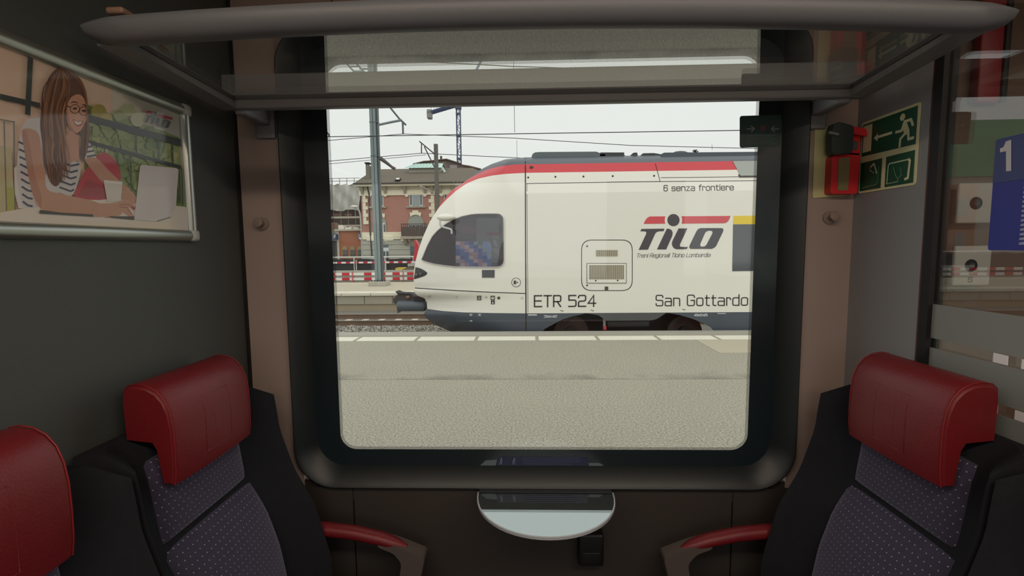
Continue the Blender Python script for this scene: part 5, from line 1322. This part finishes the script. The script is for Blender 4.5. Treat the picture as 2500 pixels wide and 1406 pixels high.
# cornice with brackets
ze = B(1000, 451).z
mb = MB(); mb.box((xl - .15, YBH - .15, zc - .1), (xr, YBH, zc + .38)); mb.build('frieze', M_CREAM, bh)
mb = MB(); mb.box((xl - .12, YBH - .12, zc + .38), (xr, YBH, ze - .16)); mb.build('frieze', M_CREAM2, bh)
mb = MB(); mb.box((xl - .3, YBH - .85, ze - .18), (xr, YBH + 12.8, ze + .06)); mb.build('cornice', M_CREAM, bh)
for u in (886, 942, 990, 1039, 1056, 1076, 1107, 1150, 1190):
    x = B(u, 460).x; mb = MB(); mb.poly([Vector((x - .12, YBH - .02, zc - .2)), Vector((x - .12, YBH - .16, zc)), Vector((x - .12, YBH - .62, ze - .18)), Vector((x - .12, YBH - .02, ze - .18))], off=(.24, 0, 0)); mb.build('cornice_bracket', mat('weathered_stone', (160, 154, 138), .8), bh)
# hipped roof
zr = B(1000, 411.5).z; yr = YBH + 5.5
e = [Vector((xl - .38, YBH - .95, ze + .05)), Vector((xr + .6, YBH - .95, ze + .05)), Vector((xr + .6, YBH + 12.9, ze + .05)), Vector((xl - .38, YBH + 12.9, ze + .05))]
zr2 = at_y(1000, 412, yr).z; rx = at_y(905, 412, yr).x
r0 = Vector((rx + .4, yr, zr2)); r1 = Vector((xr - 3, yr, zr2))
mb = MB(); mb.add(e + [r0, r1], [(0, 1, 5, 4), (1, 2, 5), (2, 3, 4, 5), (3, 0, 4), (0, 3, 2, 1)]); mb.build('roof', M_TILE, bh)
mb = MB(); mb.box((xl - .4, YBH - 1.02, ze - .02), (xr, YBH - .9, ze + .1)); mb.build('gutter', mat('dark_gutter', (62, 58, 54), .6), bh)
def on_roof(u, v):   # front slope
    n = (e[1] - e[0]).cross(r0 - e[0]); d = ray(u, v); return EYE + d * ((e[0] - EYE).dot(n) / d.dot(n))
mb = MB()
for row, v in enumerate((445.5, 441.5)):
    for u in range(892 + 3 * row, 1130, 9):
        p = on_roof(u, v - (u - 1000) * .004); mb.box(p + Vector((-.035, -.05, 0)), p + Vector((.035, .0, .07)))
mb.build('snow_guards', mat('pale_snow_guard', (170, 164, 152), .6), bh, kind='stuff')
p = [on_roof(*q) for q in ((964, 443), (969, 437.5), (980, 437.5), (976, 443))]
mb = MB(); mb.poly([q + Vector((0, -.1, .1)) for q in p], off=(0, .2, -.15)); sk_ = mb.build('skylight', M_TBLACK, bh)
mb = MB(); mb.poly([on_roof(*q) + Vector((0, -.14, .12)) for q in ((967, 441), (969.5, 438), (977, 438), (975, 441))], off=(0, .03, -.02)); mb.build('skylight_pane', mat('bright_skylight', (236, 238, 236), .2), sk_)
# roof monitor with green glass top
ymn = YBH + 3.6
a = at_y(998, 409.6, ymn); b = at_y(1076, 425, ymn)
mb = MB(); mb.box((a.x, ymn, b.z - .5), (b.x, ymn + 3, a.z)); mb.build('monitor_wall', mat('monitor_grey', (172, 168, 158), .8), bh)
ra, rb = at_y(990, 410.5, ymn - .4), at_y(1079, 408.5, ymn - .4); zq = at_y(1003, 399.5, ymn + 1.4).z
mb = MB(); n = 9; rows = [[Vector((ra.x + (rb.x - ra.x) * k / n, ymn - .45, ra.z)) for k in range(n + 1)], [Vector((ra.x + .7 + (rb.x - ra.x - .9) * k / n, ymn + 1.5, zq)) for k in range(n + 1)], [Vector((ra.x + (rb.x - ra.x) * k / n, ymn + 3.4, ra.z)) for k in range(n + 1)]]
mb.grid(rows); mr = mb.build('monitor_roof', mat('pale_green_copper', (190, 218, 210), .5, var=.06), bh)
for k in range(n + 1): mb = MB(); mb.bar(rows[0][k] + Vector((0, 0, .02)), rows[1][k] + Vector((0, 0, .02)), .05, .05); mb.build('standing_seam', mat('green_seam', (168, 200, 194), .5), mr)
mb = MB(); q = [at_y(1077, 408, ymn - .5), at_y(1082, 407.5, ymn - .5), at_y(1089, 420, ymn - .5), at_y(1084, 421, ymn - .5)]; mb.poly(q, off=(0, .15, 0)); mb.build('monitor_barge_board', MATS['pale_green_copper'], mr)
# chimneys
for u0, u1, v0, v1, y in ((892.5, 901.5, 403, 436, YBH + .8), (903, 909.5, 419, 436, YBH + 1.6)):
    a = at_y(u0, v0, y); b = at_y(u1, v1, y); mb = MB(); mb.box((a.x, y, b.z - .6), (b.x, y + .7, a.z)); ch = mb.build('chimney', mat('grey_render', (120, 116, 106), .9), bh)
    mb = MB(); mb.box((a.x - .08, y - .08, a.z + .16), (b.x + .08, y + .78, a.z + .26)); mb.build('chimney_cap', M_TBLACK, ch)
    for x in (a.x + .05, b.x - .05): mb = MB(); mb.box((x - .05, y, a.z), (x + .05, y + .1, a.z + .18)); mb.build('cap_post', M_TBLACK, ch)
# quoins, left corner and before the right bay
t6 = lambda x, y: (870 + x / 7.81, 380 + y / 7.81)
def quoins(xs, flip, n0=760, n=8):
    for k in range(n):
        v0 = 760 + k * 69; wide = k % 2 == 1
        u0, u1 = xs; 
        if wide:
            if flip: u0 -= 42
            else: u1 += 42
        dx = k * 3
        a = B(*t6(u0 + dx, v0)); b = B(*t6(u1 + dx, v0 + 67)); mb = MB(); mb.rbox((a.x, YBH - (.12 if wide else .09), b.z), (b.x, YBH + .02, a.z), .02, 1); mb.build('quoin', M_CREAM, bh)
quoins((118, 180), False); quoins((1418, 1485), True)
# windows
M_WFR = mat('pale_window_frame', (206, 212, 212), .5); M_WGL = mat('dark_house_glass', (86, 98, 102), .1); M_SHUT = mat('grey_shutter', (150, 158, 158), .6)
def house_window(u0, u1, v0, v1, shutter=True):
    a = B(u0, v0); b = B(u1, v1); y = YBH - .02
    mb = MB(); mb.box((a.x, y - .04, b.z), (b.x, y + .1, a.z)); w = mb.build('window', M_WFR, bh)
    n = 4; dx = (b.x - a.x) / n
    for k in range(n):
        if shutter and k in (1, 2) : 
            pass
        mb = MB(); mb.box((a.x + dx * k + .07, y - .06, b.z + .12), (a.x + dx * (k + 1) - .07, y - .03, a.z - .12)); mb.build('pane', M_WGL, w)
    mb = MB(); mb.box((a.x + dx * 2 - .32, y - .10, b.z), (a.x + dx * 2 + .32, y - .02, a.z - .1)); mb.build('centre_post', M_SHUT, w)
    mb = MB(); mb.box((a.x - .28, y - .25, b.z - .16), (b.x + .28, y, b.z)); mb.build('sill', mat('weathered_stone', (160, 154, 138)), w)
    mb = MB(); mb.box((a.x - .05, y - .15, a.z - .02), (b.x + .05, y, a.z + .16)); mb.build('lintel', M_CREAM, w)
    for x in (a.x - .22, b.x + .22):
        mb = MB(); mb.disc((x, y - .16, a.z - .1), (0, -1, 0), .2, .16, 10); mb.build('lintel_boss', M_CREAM, w)
house_window(999, 1033, 473.5, 503); house_window(908, 937, 473.5, 504); house_window(1084, 1118, 472, 500)
def arch_window(uc, hw_u, vt, vb, bal=True):
    a = B(uc - hw_u, vt); b = B(uc + hw_u, vb); y = YBH - .03; xc = (a.x + b.x) / 2; r = (b.x - a.x) / 2; zsp = a.z - r
    def arch(rr, yy, zb): return [Vector((xc - rr, yy, zb))] + [Vector((xc - rr * math.cos(math.pi * k / 14), yy, zsp + rr * math.sin(math.pi * k / 14))) for k in range(15)] + [Vector((xc + rr, yy, zb))]
    mb = MB(); mb.poly(arch(r, y, b.z), off=(0, .08, 0)); w = mb.build('arched_window', M_WGL, bh)
    mb = MB(); mb.poly([arch(r + .12, y - .05, b.z), arch(r, y - .05, b.z)[::-1]], off=(0, .08, 0)); mb.build('arch_frame', mat('grey_green_frame', (150, 154, 144), .6), w)
    mb = MB(); mb.poly([Vector((xc - r * math.cos(math.pi * k / 14), y - .05, zsp + r * math.sin(math.pi * k / 14))) for k in range(15)], off=(0, .05, 0)); mb.build('fanlight', MATS['grey_green_frame'], w)
    for k in (-1, 0, 1):
        mb = MB(); mb.box((xc + k * r * .62 - .05, y - .06, b.z), (xc + k * r * .62 + .05, y, zsp)); mb.build('mullion', M_WFR, w)
    mb = MB(); mb.box((xc - r, y - .07, zsp - .16), (xc + r, y, zsp)); mb.build('transom', M_WFR, w)
    ks = [(-.95, .02), (-1.15, .75), (-.62, .80), (-.55, 1.12), (.55, 1.12), (.62, .80), (1.15, .75), (.95, .02), (.6, .3), (0, .38), (-.6, .3)]
    mb = MB(); mb.poly([Vector((xc + p * .5, y - .16, a.z + q * .58 - .06)) for p, q in ks], off=(0, .16, 0)); mb.build('keystone', M_CREAM, w)
    for s in (-1, 1):
        mb = MB(); mb.rbox((xc + s * (r - .1), y - .2, zsp - 1.75), (xc + s * (r + .85), y, zsp - 1.2), .08, 2); mb.build('impost_block', M_CREAM, w)
    if bal:
        zb = B(uc, 577).z
        mb = MB(); mb.box((xc - r - .65, YBH - 1.0, zb - .25), (xc + r + .65, YBH, zb - .02)); bl = mb.build('balcony', mat('weathered_stone', (160, 154, 138)), bh)
        for k in range(13):
            x = xc - r - .55 + (2 * r + 1.1) * k / 12; mb = MB(); mb.box((x - .03, YBH - .95, zb), (x + .03, YBH - .9, zb + 1.15)); mb.build('baluster', mat('dark_ironwork', (74, 68, 66), .6), bl)
        mb = MB(); mb.box((xc - r - .6, YBH - .98, zb + 1.12), (xc + r + .6, YBH - .88, zb + 1.2)); mb.build('balcony_rail', MATS['dark_ironwork'], bl)
        mb = MB(); mb.box((xc - r - .6, YBH - .9, zb), (xc + r + .6, YBH - .87, zb + .9)); mb.build('balcony_screen', mat('grey_brown_screen', (106, 96, 88), .8), bl)
        for s in (-1, 1):
            mb = MB(); mb.poly([Vector((xc + s * (r + .3) - .14, YBH - .02, zb - .95)), Vector((xc + s * (r + .3) - .14, YBH - .35, zb - .8)), Vector((xc + s * (r + .3) - .14, YBH - .9, zb - .25)), Vector((xc + s * (r + .3) - .14, YBH - .02, zb - .25))], off=(.28, 0, 0)); mb.build('balcony_corbel', MATS['weathered_stone'], bl)
arch_window(1016, 17, 529, 575); arch_window(928, 13, 532, 570, False)
def base_opening(u0, u1, v0, v1):
    a = B(u0, v0); b = B(u1, v1); mb = MB(); mb.box((a.x, YBH - .16, b.z), (b.x, YBH - .02, a.z)); w = mb.build('basement_window', M_WGL, bh)
    mb = MB(); mb.poly([Vector((a.x - .3, YBH - .2, a.z - .05)), Vector(((a.x + b.x) / 2, YBH - .2, a.z + .3)), Vector((b.x + .3, YBH - .2, a.z - .05)), Vector((b.x + .3, YBH - .2, a.z + .15)), Vector(((a.x + b.x) / 2, YBH - .2, a.z + .5)), Vector((a.x - .3, YBH - .2, a.z + .15))], off=(0, .15, 0)); mb.build('basement_lintel', M_STONE, w)
base_opening(932, 950, 598, 640); base_opening(1002, 1016, 600, 640)
# downpipe
mb = MB(); mb.tube([B(897, 456, YBH - .6), B(901, 474, YBH - .2), B(903.5, 560, YBH - .2), B(908, 625, YBH - .2)], .07, 6); mb.build('downpipe', mat('dark_gutter', (62, 58, 54)), bh)

# building behind with gabled brown blocks
YB2 = 75.0
b2 = empty('brown_house', (at_y(1090, 500, YB2).x, YB2, -.12), 'brown gabled house behind the brick building roof', 'building')
for pts, dep, mt, nm in (([(1008, 634), (1008, 399), (1035, 393), (1045, 393), (1090, 388), (1090, 634)], 8, mat('brown_render', (120, 110, 98), .9), 'wall'), ([(1090, 634), (1090, 388), (1118, 396), (1126, 399), (1126, 634)], 9, mat('mauve_render', (108, 98, 98), .9), 'gable_wall'), ([(1126, 634), (1126, 402), (1142, 406), (1172, 412), (1172, 634)], 8, mat('grey_brown_render', (130, 122, 110), .9), 'wall')):
    mb = MB(); mb.poly([at_y(u, v, YB2) for u, v in pts], off=(0, dep, 0)); mb.build(nm, mt, b2)
for pts in ([(1008, 399), (1035, 392.4), (1045, 392), (1090, 387), (1090, 389), (1035, 395), (1008, 401)], [(1090, 387), (1126, 398), (1126, 400.5), (1090, 389.6)], [(1126, 401), (1146, 404), (1174, 411), (1174, 413.5), (1126, 403.5)]):
    mb = MB(); mb.poly([at_y(u, v, YB2 - .4) for u, v in pts], off=(0, 8.5, 0)); mb.build('roof_edge', mat('dark_brown_roof', (96, 80, 72), .8), b2)
mb = MB(); a = at_y(1074, 380.5, YB2 + 2); b = at_y(1078.5, 390, YB2 + 2); mb.box((a.x, YB2 + 2, b.z - 1), (b.x, YB2 + 2.5, a.z)); mb.build('chimney', MATS['dark_brown_roof'], b2)
for u0, v0, u1, v1 in ((1098, 403, 1116, 414), (1136, 410, 1146, 418)):
    a = at_y(u0, v0, YB2 - .05); b = at_y(u1, v1, YB2 - .05); mb = MB(); mb.box((a.x, YB2 - .1, b.z), (b.x, YB2, a.z)); mb.build('window', mat('mauve_glass', (140, 130, 128), .3), b2)

# scaffolded building at the left, netting
YS = 62.0
sc = empty('scaffolded_building', (at_y(840, 560, YS).x, YS, -.12), 'building wrapped in grey scaffold netting left of the brick building', 'building')
def Sx(u, v, y=YS): return at_y(u, v, y)
x0 = Sx(700, 500).x; x1 = Sx(888, 500).x; zt = Sx(830, 452).z; zn = Sx(830, 516).z
mb = MB(); mb.box((x0, YS, -.12), (x1, YS + 12, zt - .5)); mb.build('wall', mat('dark_brown_brickwork', (98, 86, 80), .9, var=.2, vs=1.5), sc)
def netting():
    mb = MB(); rows = []; n = 60; m = 14; rn = random.Random(5)
    for j in range(m + 1):
        r = []
        for i in range(n + 1):
            u = i / n; v = j / m; x = x0 + (x1 - x0) * u
            sag = .25 * abs(math.sin(u * 34)) ** 2; zz = zt - (zt - zn) * v - (sag if j == 0 else 0) + (.10 * math.sin(u * 23) * v)
            r.append(Vector((x, YS - 1.6 + .22 * math.sin(u * 70 + v * 3) + .12 * math.sin(u * 31 - v * 9) + rn.uniform(-.05, .05), zz)))
        rows.append(r)
    mb.grid(rows); return mb
netting().build('netting', mat('grey_scaffold_net', (182, 182, 176), .9, var=.10, vs=.8), sc, smooth=80)
M_POLE = mat('scaffold_tube', (146, 146, 142), .5, metal=.3)
for k, u in enumerate(range(700, 888, 18)):
    mb = MB(); p = Sx(u, 500, YS - 1.9); mb.tube([Vector((p.x, YS - 1.2, -.12)), Vector((p.x, YS - 1.2, zt + .75))], .045, 5); mb.build('scaffold_pole', M_POLE, sc)
for z in (zt + .35, zt + .7, Sx(830, 494).z, Sx(830, 474).z):
    mb = MB(); mb.tube([(x0, YS - 1.25, z), (x1, YS - 1.25, z)], .04, 5); mb.build('scaffold_ledger', M_POLE, sc)
for v in (533, 553): mb = MB(); z = Sx(840, v).z; mb.box((x0, YS - 2.0, z - .12), (x1, YS - 1.2, z + .12)); mb.build('scaffold_deck', mat('pale_planks', (176, 168, 152), .8), sc)
for u0, u1 in ((816, 833), (843, 859), (780, 797)):
    a = Sx(u0, 522); b = Sx(u1, 527); mb = MB(); mb.box((a.x, YS - .15, b.z), (b.x, YS, a.z)); mb.build('lintel_panel', mat('pinkish_panel', (150, 118, 110), .8), sc)
a = Sx(790, 475); b = Sx(808, 495); mb = MB(); mb.box((a.x, YS - .3, b.z), (b.x, YS, a.z)); mb.build('window', M_WGL, sc)

# low kiosk with parking sign
YK = 50.0
kb = empty('parking_kiosk', (at_y(850, 600, YK).x, YK, -.12), 'low brick red block with grey entrance and small arched windows', 'building')
def Kx(u, v, y=YK): return at_y(u, v, y)
a = Kx(825, 564); b = Kx(889, 630); mb = MB(); mb.box((a.x, YK, -.12), (b.x, YK + 8, a.z)); mb.build('brick_wall', mat('orange_brick', (168, 112, 86), .9, var=.1, vs=1.5), kb)
mb = MB(); mb.box((a.x - .3, YK - .3, a.z), (b.x + .2, YK + 8.3, a.z + .18)); mb.build('roof_slab', mat('pale_roof_edge', (186, 178, 164), .8), kb)
c = Kx(760, 562); mb = MB(); mb.box((c.x, YK + .3, Kx(800, 588).z), (a.x, YK + 8, c.z)); mb.build('entrance_fascia', mat('taupe_fascia', (150, 146, 136), .8), kb)
mb = MB(); mb.box((c.x, YK + .5, -.12), (a.x, YK + 8, Kx(800, 588).z)); mb.build('entrance_shutter', mat('dark_shutter', (84, 84, 84), .6), kb)
mb = MB(); mb.box((a.x - .12, YK - .1, -.12), (a.x + .12, YK + .4, a.z)); mb.build('corner_post', mat('pale_roof_edge', (186, 178, 164)), kb)
for u in (842.5, 861, 879):
    p = Kx(u, 618, YK - .06); mb = MB(); hw = .27
    mb.poly([Vector((p.x - hw, YK - .06, p.z - .55)), Vector((p.x + hw, YK - .06, p.z - .55)), Vector((p.x + hw, YK - .06, p.z + .5))] + [Vector((p.x + hw * math.cos(math.pi * k / 8), YK - .06, p.z + .5 + hw * math.sin(math.pi * k / 8))) for k in range(1, 8)] + [Vector((p.x - hw, YK - .06, p.z + .5))], off=(0, .1, 0)); w = mb.build('arched_window', mat('buff_panel', (160, 140, 112), .8), kb)
    for sx in (-1, 1):
        for sz in (-1, 1): mb = MB(); mb.box((p.x + sx * .13 - .10, YK - .1, p.z + sz * .2 - .16), (p.x + sx * .13 + .10, YK - .05, p.z + sz * .2 + .16)); mb.build('pane', M_WGL, w)
def parking_sign(u0, v0, u1, v1, label, letter):
    a = Kx(u0, v0, YK - .5); b = Kx(u1, v1, YK - .5); s = empty('parking_sign', ((a.x + b.x) / 2, YK - .5, b.z), label, 'sign')
    mb = MB(); mb.rbox((a.x, YK - .6, b.z), (b.x, YK + (.3 if letter else 0), a.z), .06, 2); mb.build('sign_box', mat('sign_blue', (62, 88, 124), .5), s)
    w = b.x - a.x; h = a.z - b.z; P = lambda p, q: Vector((a.x + w * p, YK - .62, b.z + h * q))
    mb = MB()
    if letter:
        mb.poly([[P(*q) for q in ((.30, .15), (.45, .15), (.45, .40), (.60, .40), (.74, .50), (.76, .64), (.70, .78), (.58, .85), (.30, .85))], [P(*q) for q in ((.45, .53), (.45, .73), (.56, .73), (.62, .63), (.56, .53))]], off=(0, .02, 0))
    else:
        for q in (.25, .5, .75): mb.poly([P(.3, q - .08), P(.7, q - .08), P(.7, q + .08), P(.3, q + .08)], off=(0, .02, 0))
    mb.build('sign_face', mat('sign_white', (236, 238, 240), .5), s)
parking_sign(812, 571, 822.5, 585, 'blue parking sign with a white P on the grey entrance', True)
parking_sign(875, 569.5, 881, 586, 'narrow blue sign with white marks on the brick red block', False)
# rubble and boards on the kiosk roof
zk = Kx(850, 563).z + .3
for i, (u0, u1, y0, y1, h, c_) in enumerate(((760, 815, 3.6, 5.0, 1.0, (150, 120, 100)), (826, 840, .3, 1.2, .42, (220, 216, 204)), (842, 858, .4, 1.4, .2, (226, 222, 212)), (826, 838, 1.5, 2.6, .55, (206, 202, 190)), (862, 876, .5, 1.5, .16, (206, 204, 196)))):
    a = Kx(u0, 563, YK + y0).x; b = Kx(u1, 563, YK + y0).x; a, b = max(a, Kx(760, 562).x + .2 if u0 < 820 else a), b
    base = Kx(825, 564).z + .18 if u0 > 820 else Kx(760, 562).z
    mb = MB(); mb.rbox((a, YK + y0, base), (b, YK + y1, base + h), .04, 1, shape=lambda v, q=base: v + Vector((0, 0, (.10 * math.sin(v.x * 2.3) if v.z > q + .08 else 0))))
    mb.build('building_material', mat('rubble_%d' % c_[0], c_, .8), None, label=('brown stack of boards on the grey entrance roof', 'long white panel at the left of the low brick roof', 'flat heap of white sheets in the middle of the low brick roof', 'tilted pale sheet behind the white panel on the low roof', 'flat pale slab at the right of the low brick roof')[i], cat='building material', group='materials on the low roof')
# street lamp
lm = empty('street_lamp', at_z(882, 700, -.12) if False else Vector((at_y(884, 600, 40).x, 40, -.12)), 'curved street lamp with a pale head in front of the netting', 'street lamp')
pts = [at_y(884.5, 640, 40), at_y(883, 590, 40), at_y(881, 545, 40), at_y(879, 522, 40), at_y(874, 510, 40), at_y(866, 504, 40)]; pts[0].z = -.12
mb = MB(); mb.tube(curve(pts, 5), .07, 7); mb.build('pole', mat('pale_pole', (166, 166, 158), .5), lm, smooth=60)
mb = MB(); mb.sphere(at_y(865, 504, 40), (.32, .16, .1), 12, 7); mb.build('lamp_head', mat('pale_lamp_head', (226, 224, 214), .4), lm, smooth=60)

# more of the town to the left (also met in the reflections of the glass screen)
lb_ = empty('green_netted_building', (-42, 52, -.12), 'building under green netting far to the left', 'building')
mb = MB(); mb.box((-52, 54, -.12), (-38, 60, 9)); mb.build('wall', mat('grey_render_far', (150, 146, 138), .9), lb_)
mb = MB(); mb.box((-52.3, 53.7, 9), (-37.8, 60.3, 15)); mb.build('netting', mat('green_net', (70, 150, 118), .9, var=.15, vs=.5), lb_)
bb_ = empty('brown_brick_block', (-35, 44, -.12), 'tall brown brick block far to the left', 'building')
mb = MB(); mb.box((-38.5, 44, -.12), (-34, 52, 7)); mb.build('wall', mat('brown_brick_far', (140, 92, 66), .9, var=.15, vs=1), bb_)
for zz in (1.2, 4.2):
    for xx in (-38, -36):
        mb = MB(); mb.box((xx + .3, 43.9, zz), (xx + 1.3, 44, zz + 1.5)); mb.build('window', M_WGL, bb_)

# ================================================================== BUILDING SITE BEHIND THE FAR PLATFORM
YFN = 29.0
fn = empty('site_fence', (at_y(900, 645, YFN).x, YFN, -.12), 'dark fabric site fence with a pale top rail behind the far platform', 'fence')
x0, x1 = -34.0, at_y(1080, 640, YFN).x
zt = at_y(900, 627.5, YFN).z; zb = at_y(900, 660, YFN).z
mb = MB(); rows = []
for j in range(5):
    rows.append([Vector((x0 + (x1 - x0) * i / 80, YFN + .06 * math.sin(i * 1.7 + j * .6), zt - .08 - (zt - zb + .5) * j / 4 - (.06 * abs(math.sin(i * .9)) if j == 0 else 0))) for i in range(81)])
mb.grid(rows); mb.build('fabric', mat('black_fence_fabric', (62, 62, 64), .9, var=.15, vs=2), fn, smooth=80)
mb = MB(); mb.tube([(x0, YFN, zt), (x1, YFN, zt)], .05, 6); mb.build('top_rail', mat('pale_rail', (206, 206, 200), .5), fn)
for u in (800, 866, 941, 1010, 730, 660):
    x = at_y(u, 640, YFN).x; mb = MB(); mb.tube([(x, YFN - .1, -.12), (x, YFN - .1, zt)], .035, 6); mb.build('fence_post', MATS['pale_rail'], fn)
# red and white tape along the fence
tape = empty('warning_tape', (at_y(900, 640, YFN - .3).x, YFN - .3, -.12), 'red and white barrier bar along the dark fence', 'barrier')
M_BR = mat('barrier_red', (196, 40, 58), .5); M_BW = mat('barrier_white', (232, 230, 224), .5)
z1, z0 = at_y(900, 638.5, YFN - .3).z, at_y(900, 642.8, YFN - .3).z
xx = at_y(802, 640, YFN - .3).x - 12 * (at_y(822.6, 640, YFN - .3).x - at_y(812, 640, YFN - .3).x); d = (at_y(822.6, 640, YFN - .3).x - at_y(812, 640, YFN - .3).x); k = 0
while xx < x1 + .2:
    mb = MB(); mb.box((xx, YFN - .32, z0), (xx + d * .99, YFN - .29, z1)); mb.build('bar_segment', M_BR if k % 2 == 0 else M_BW, tape); xx += d; k += 1
for u in (870, 942):
    x = at_y(u, 650, YFN - .3).x; mb = MB(); mb.tube([(x, YFN - .3, -.12), (x, YFN - .3, z1 + .1)], .03, 6); mb.build('bar_post', MATS['pale_rail'], tape)
# red and white planks on the edge of the far platform
YPK = 25.6
for row, (va, vb, lb) in enumerate(((665.5, 672, 'upper row of red and white barrier boards on the far platform'), (677.5, 684, 'lower row of red and white barrier boards on the far platform'))):
    z1, z0 = at_y(900, va, YPK).z, at_y(900, vb, YPK).z
    pk = empty('barrier_board', (at_y(900, 670, YPK).x, YPK, 0), lb, 'barrier')
    edges = [780, 800, 818, 835, 853, 889, 907, 924, 941, 958.5, 976, 994, 1012, 1030]
    for k, (u0, u1) in enumerate(zip(edges, edges[1:])):
        a = at_y(u0, 670, YPK).x; b = at_y(u1, 670, YPK).x; mb = MB(); mb.box((a, YPK, z0), (b - .01, YPK + .03, z1)); mb.build('board_segment', M_BW if k % 2 == 0 else M_BR, pk)
    a = at_y(780, 670, YPK).x; dd = at_y(800, 670, YPK).x - a
    for k in range(1, 40):
        mb = MB(); mb.box((a - dd * k, YPK, z0), (a - dd * (k - 1) - .01, YPK + .03, z1)); mb.build('board_segment', M_BR if k % 2 else M_BW, pk)
pc = empty('concrete_barrier', (at_y(900, 688, YPK + .2).x, YPK + .2, 0), 'grey panel wall behind the red and white boards', 'wall')
z1 = at_y(900, 660, YPK + .2).z; ws = at_y(860, 670, YPK).x - at_y(800, 670, YPK).x; x = at_y(860.5, 670, YPK).x - ws * 9
for k in range(13):
    mb = MB(); mb.box((x + .01, YPK + .15, -.12), (x + ws - .01, YPK + .3, z1)); mb.build('wall_panel', mat('grey_barrier_panel', (176, 176, 164), .8, var=.05), pc); x += ws
for u in (860.5, 984.5):
    x = at_y(u, 670, YPK - .05).x; mb = MB(); mb.tube([(x, YPK - .06, 0), (x, YPK - .06, at_y(u, 663, YPK).z)], .03, 6); mb.build('barrier_stake', mat('stake_red', (206, 92, 96), .5), None, label='thin red stake at the %s end of the barrier boards' % ('left' if u < 900 else 'right'), cat='stake', group='barrier stakes')
# excavator parts visible beside the train nose
YX = 27.5
exv = empty('excavator', (at_y(1008, 650, YX).x, YX, -.12), 'small excavator with red boom half hidden by the train nose', 'excavator')
def X(u, v, y=YX): return at_y(u, v, y)
mb = MB(); mb.tube([X(1014, 585), X(1017, 612), X(1014, 636)], [.06, .12, .14], 8); mb.build('boom', M_BR, exv, smooth=60)
mb = MB(); mb.tube([X(1015, 586), X(1023, 600), X(1030, 622)], .06, 8); mb.build('boom_ram', mat('pale_red', (206, 110, 110), .5), exv, smooth=60)
mb = MB(); mb.poly([X(965, 655), X(968, 653.5), X(986, 653), X(990, 655), X(980, 659.5), X(965, 660)], off=(0, .5, 0)); mb.build('bucket_arm', mat('machine_yellow', (212, 182, 72), .5), exv)
mb = MB(); mb.poly([X(980, 660), X(996, 651), X(1012, 650), X(1040, 650), X(1040, 662), X(985, 662)], off=(0, .8, 0)); mb.build('undercarriage', mat('machine_brown', (112, 100, 90), .7), exv)
mb = MB(); mb.poly([X(995, 644), X(1012, 642), X(1040, 642), X(1040, 652), X(996, 652)], off=(0, .7, 0)); mb.build('body', mat('machine_grey', (176, 174, 164), .6), exv)
for x in (X(990, 662).x, X(1030, 662).x):
    mb = MB(); mb.tube([(x, YX + .1, .13), (x, YX + .7, .13)], .25, 14); mb.build('track_roller', M_TBLACK, exv)
# notice board by the base windows
nb = empty('info_board', (at_y(942, 612, 44).x, 44, -.12), 'pale information board on a post before the grey stone base', 'sign')
a = at_y(935, 604.5, 44); b = at_y(949, 613, 44); mb = MB(); mb.box((a.x, 44, b.z), (b.x, 44.06, a.z)); mb.build('board', mat('pale_blue_board', (196, 206, 206), .5), nb)
mb = MB(); c = at_y(941.5, 613, 44); mb.tube([(c.x, 44.03, -.12), (c.x, 44.03, b.z)], .04, 6); mb.build('post', MATS['pale_rail'], nb)
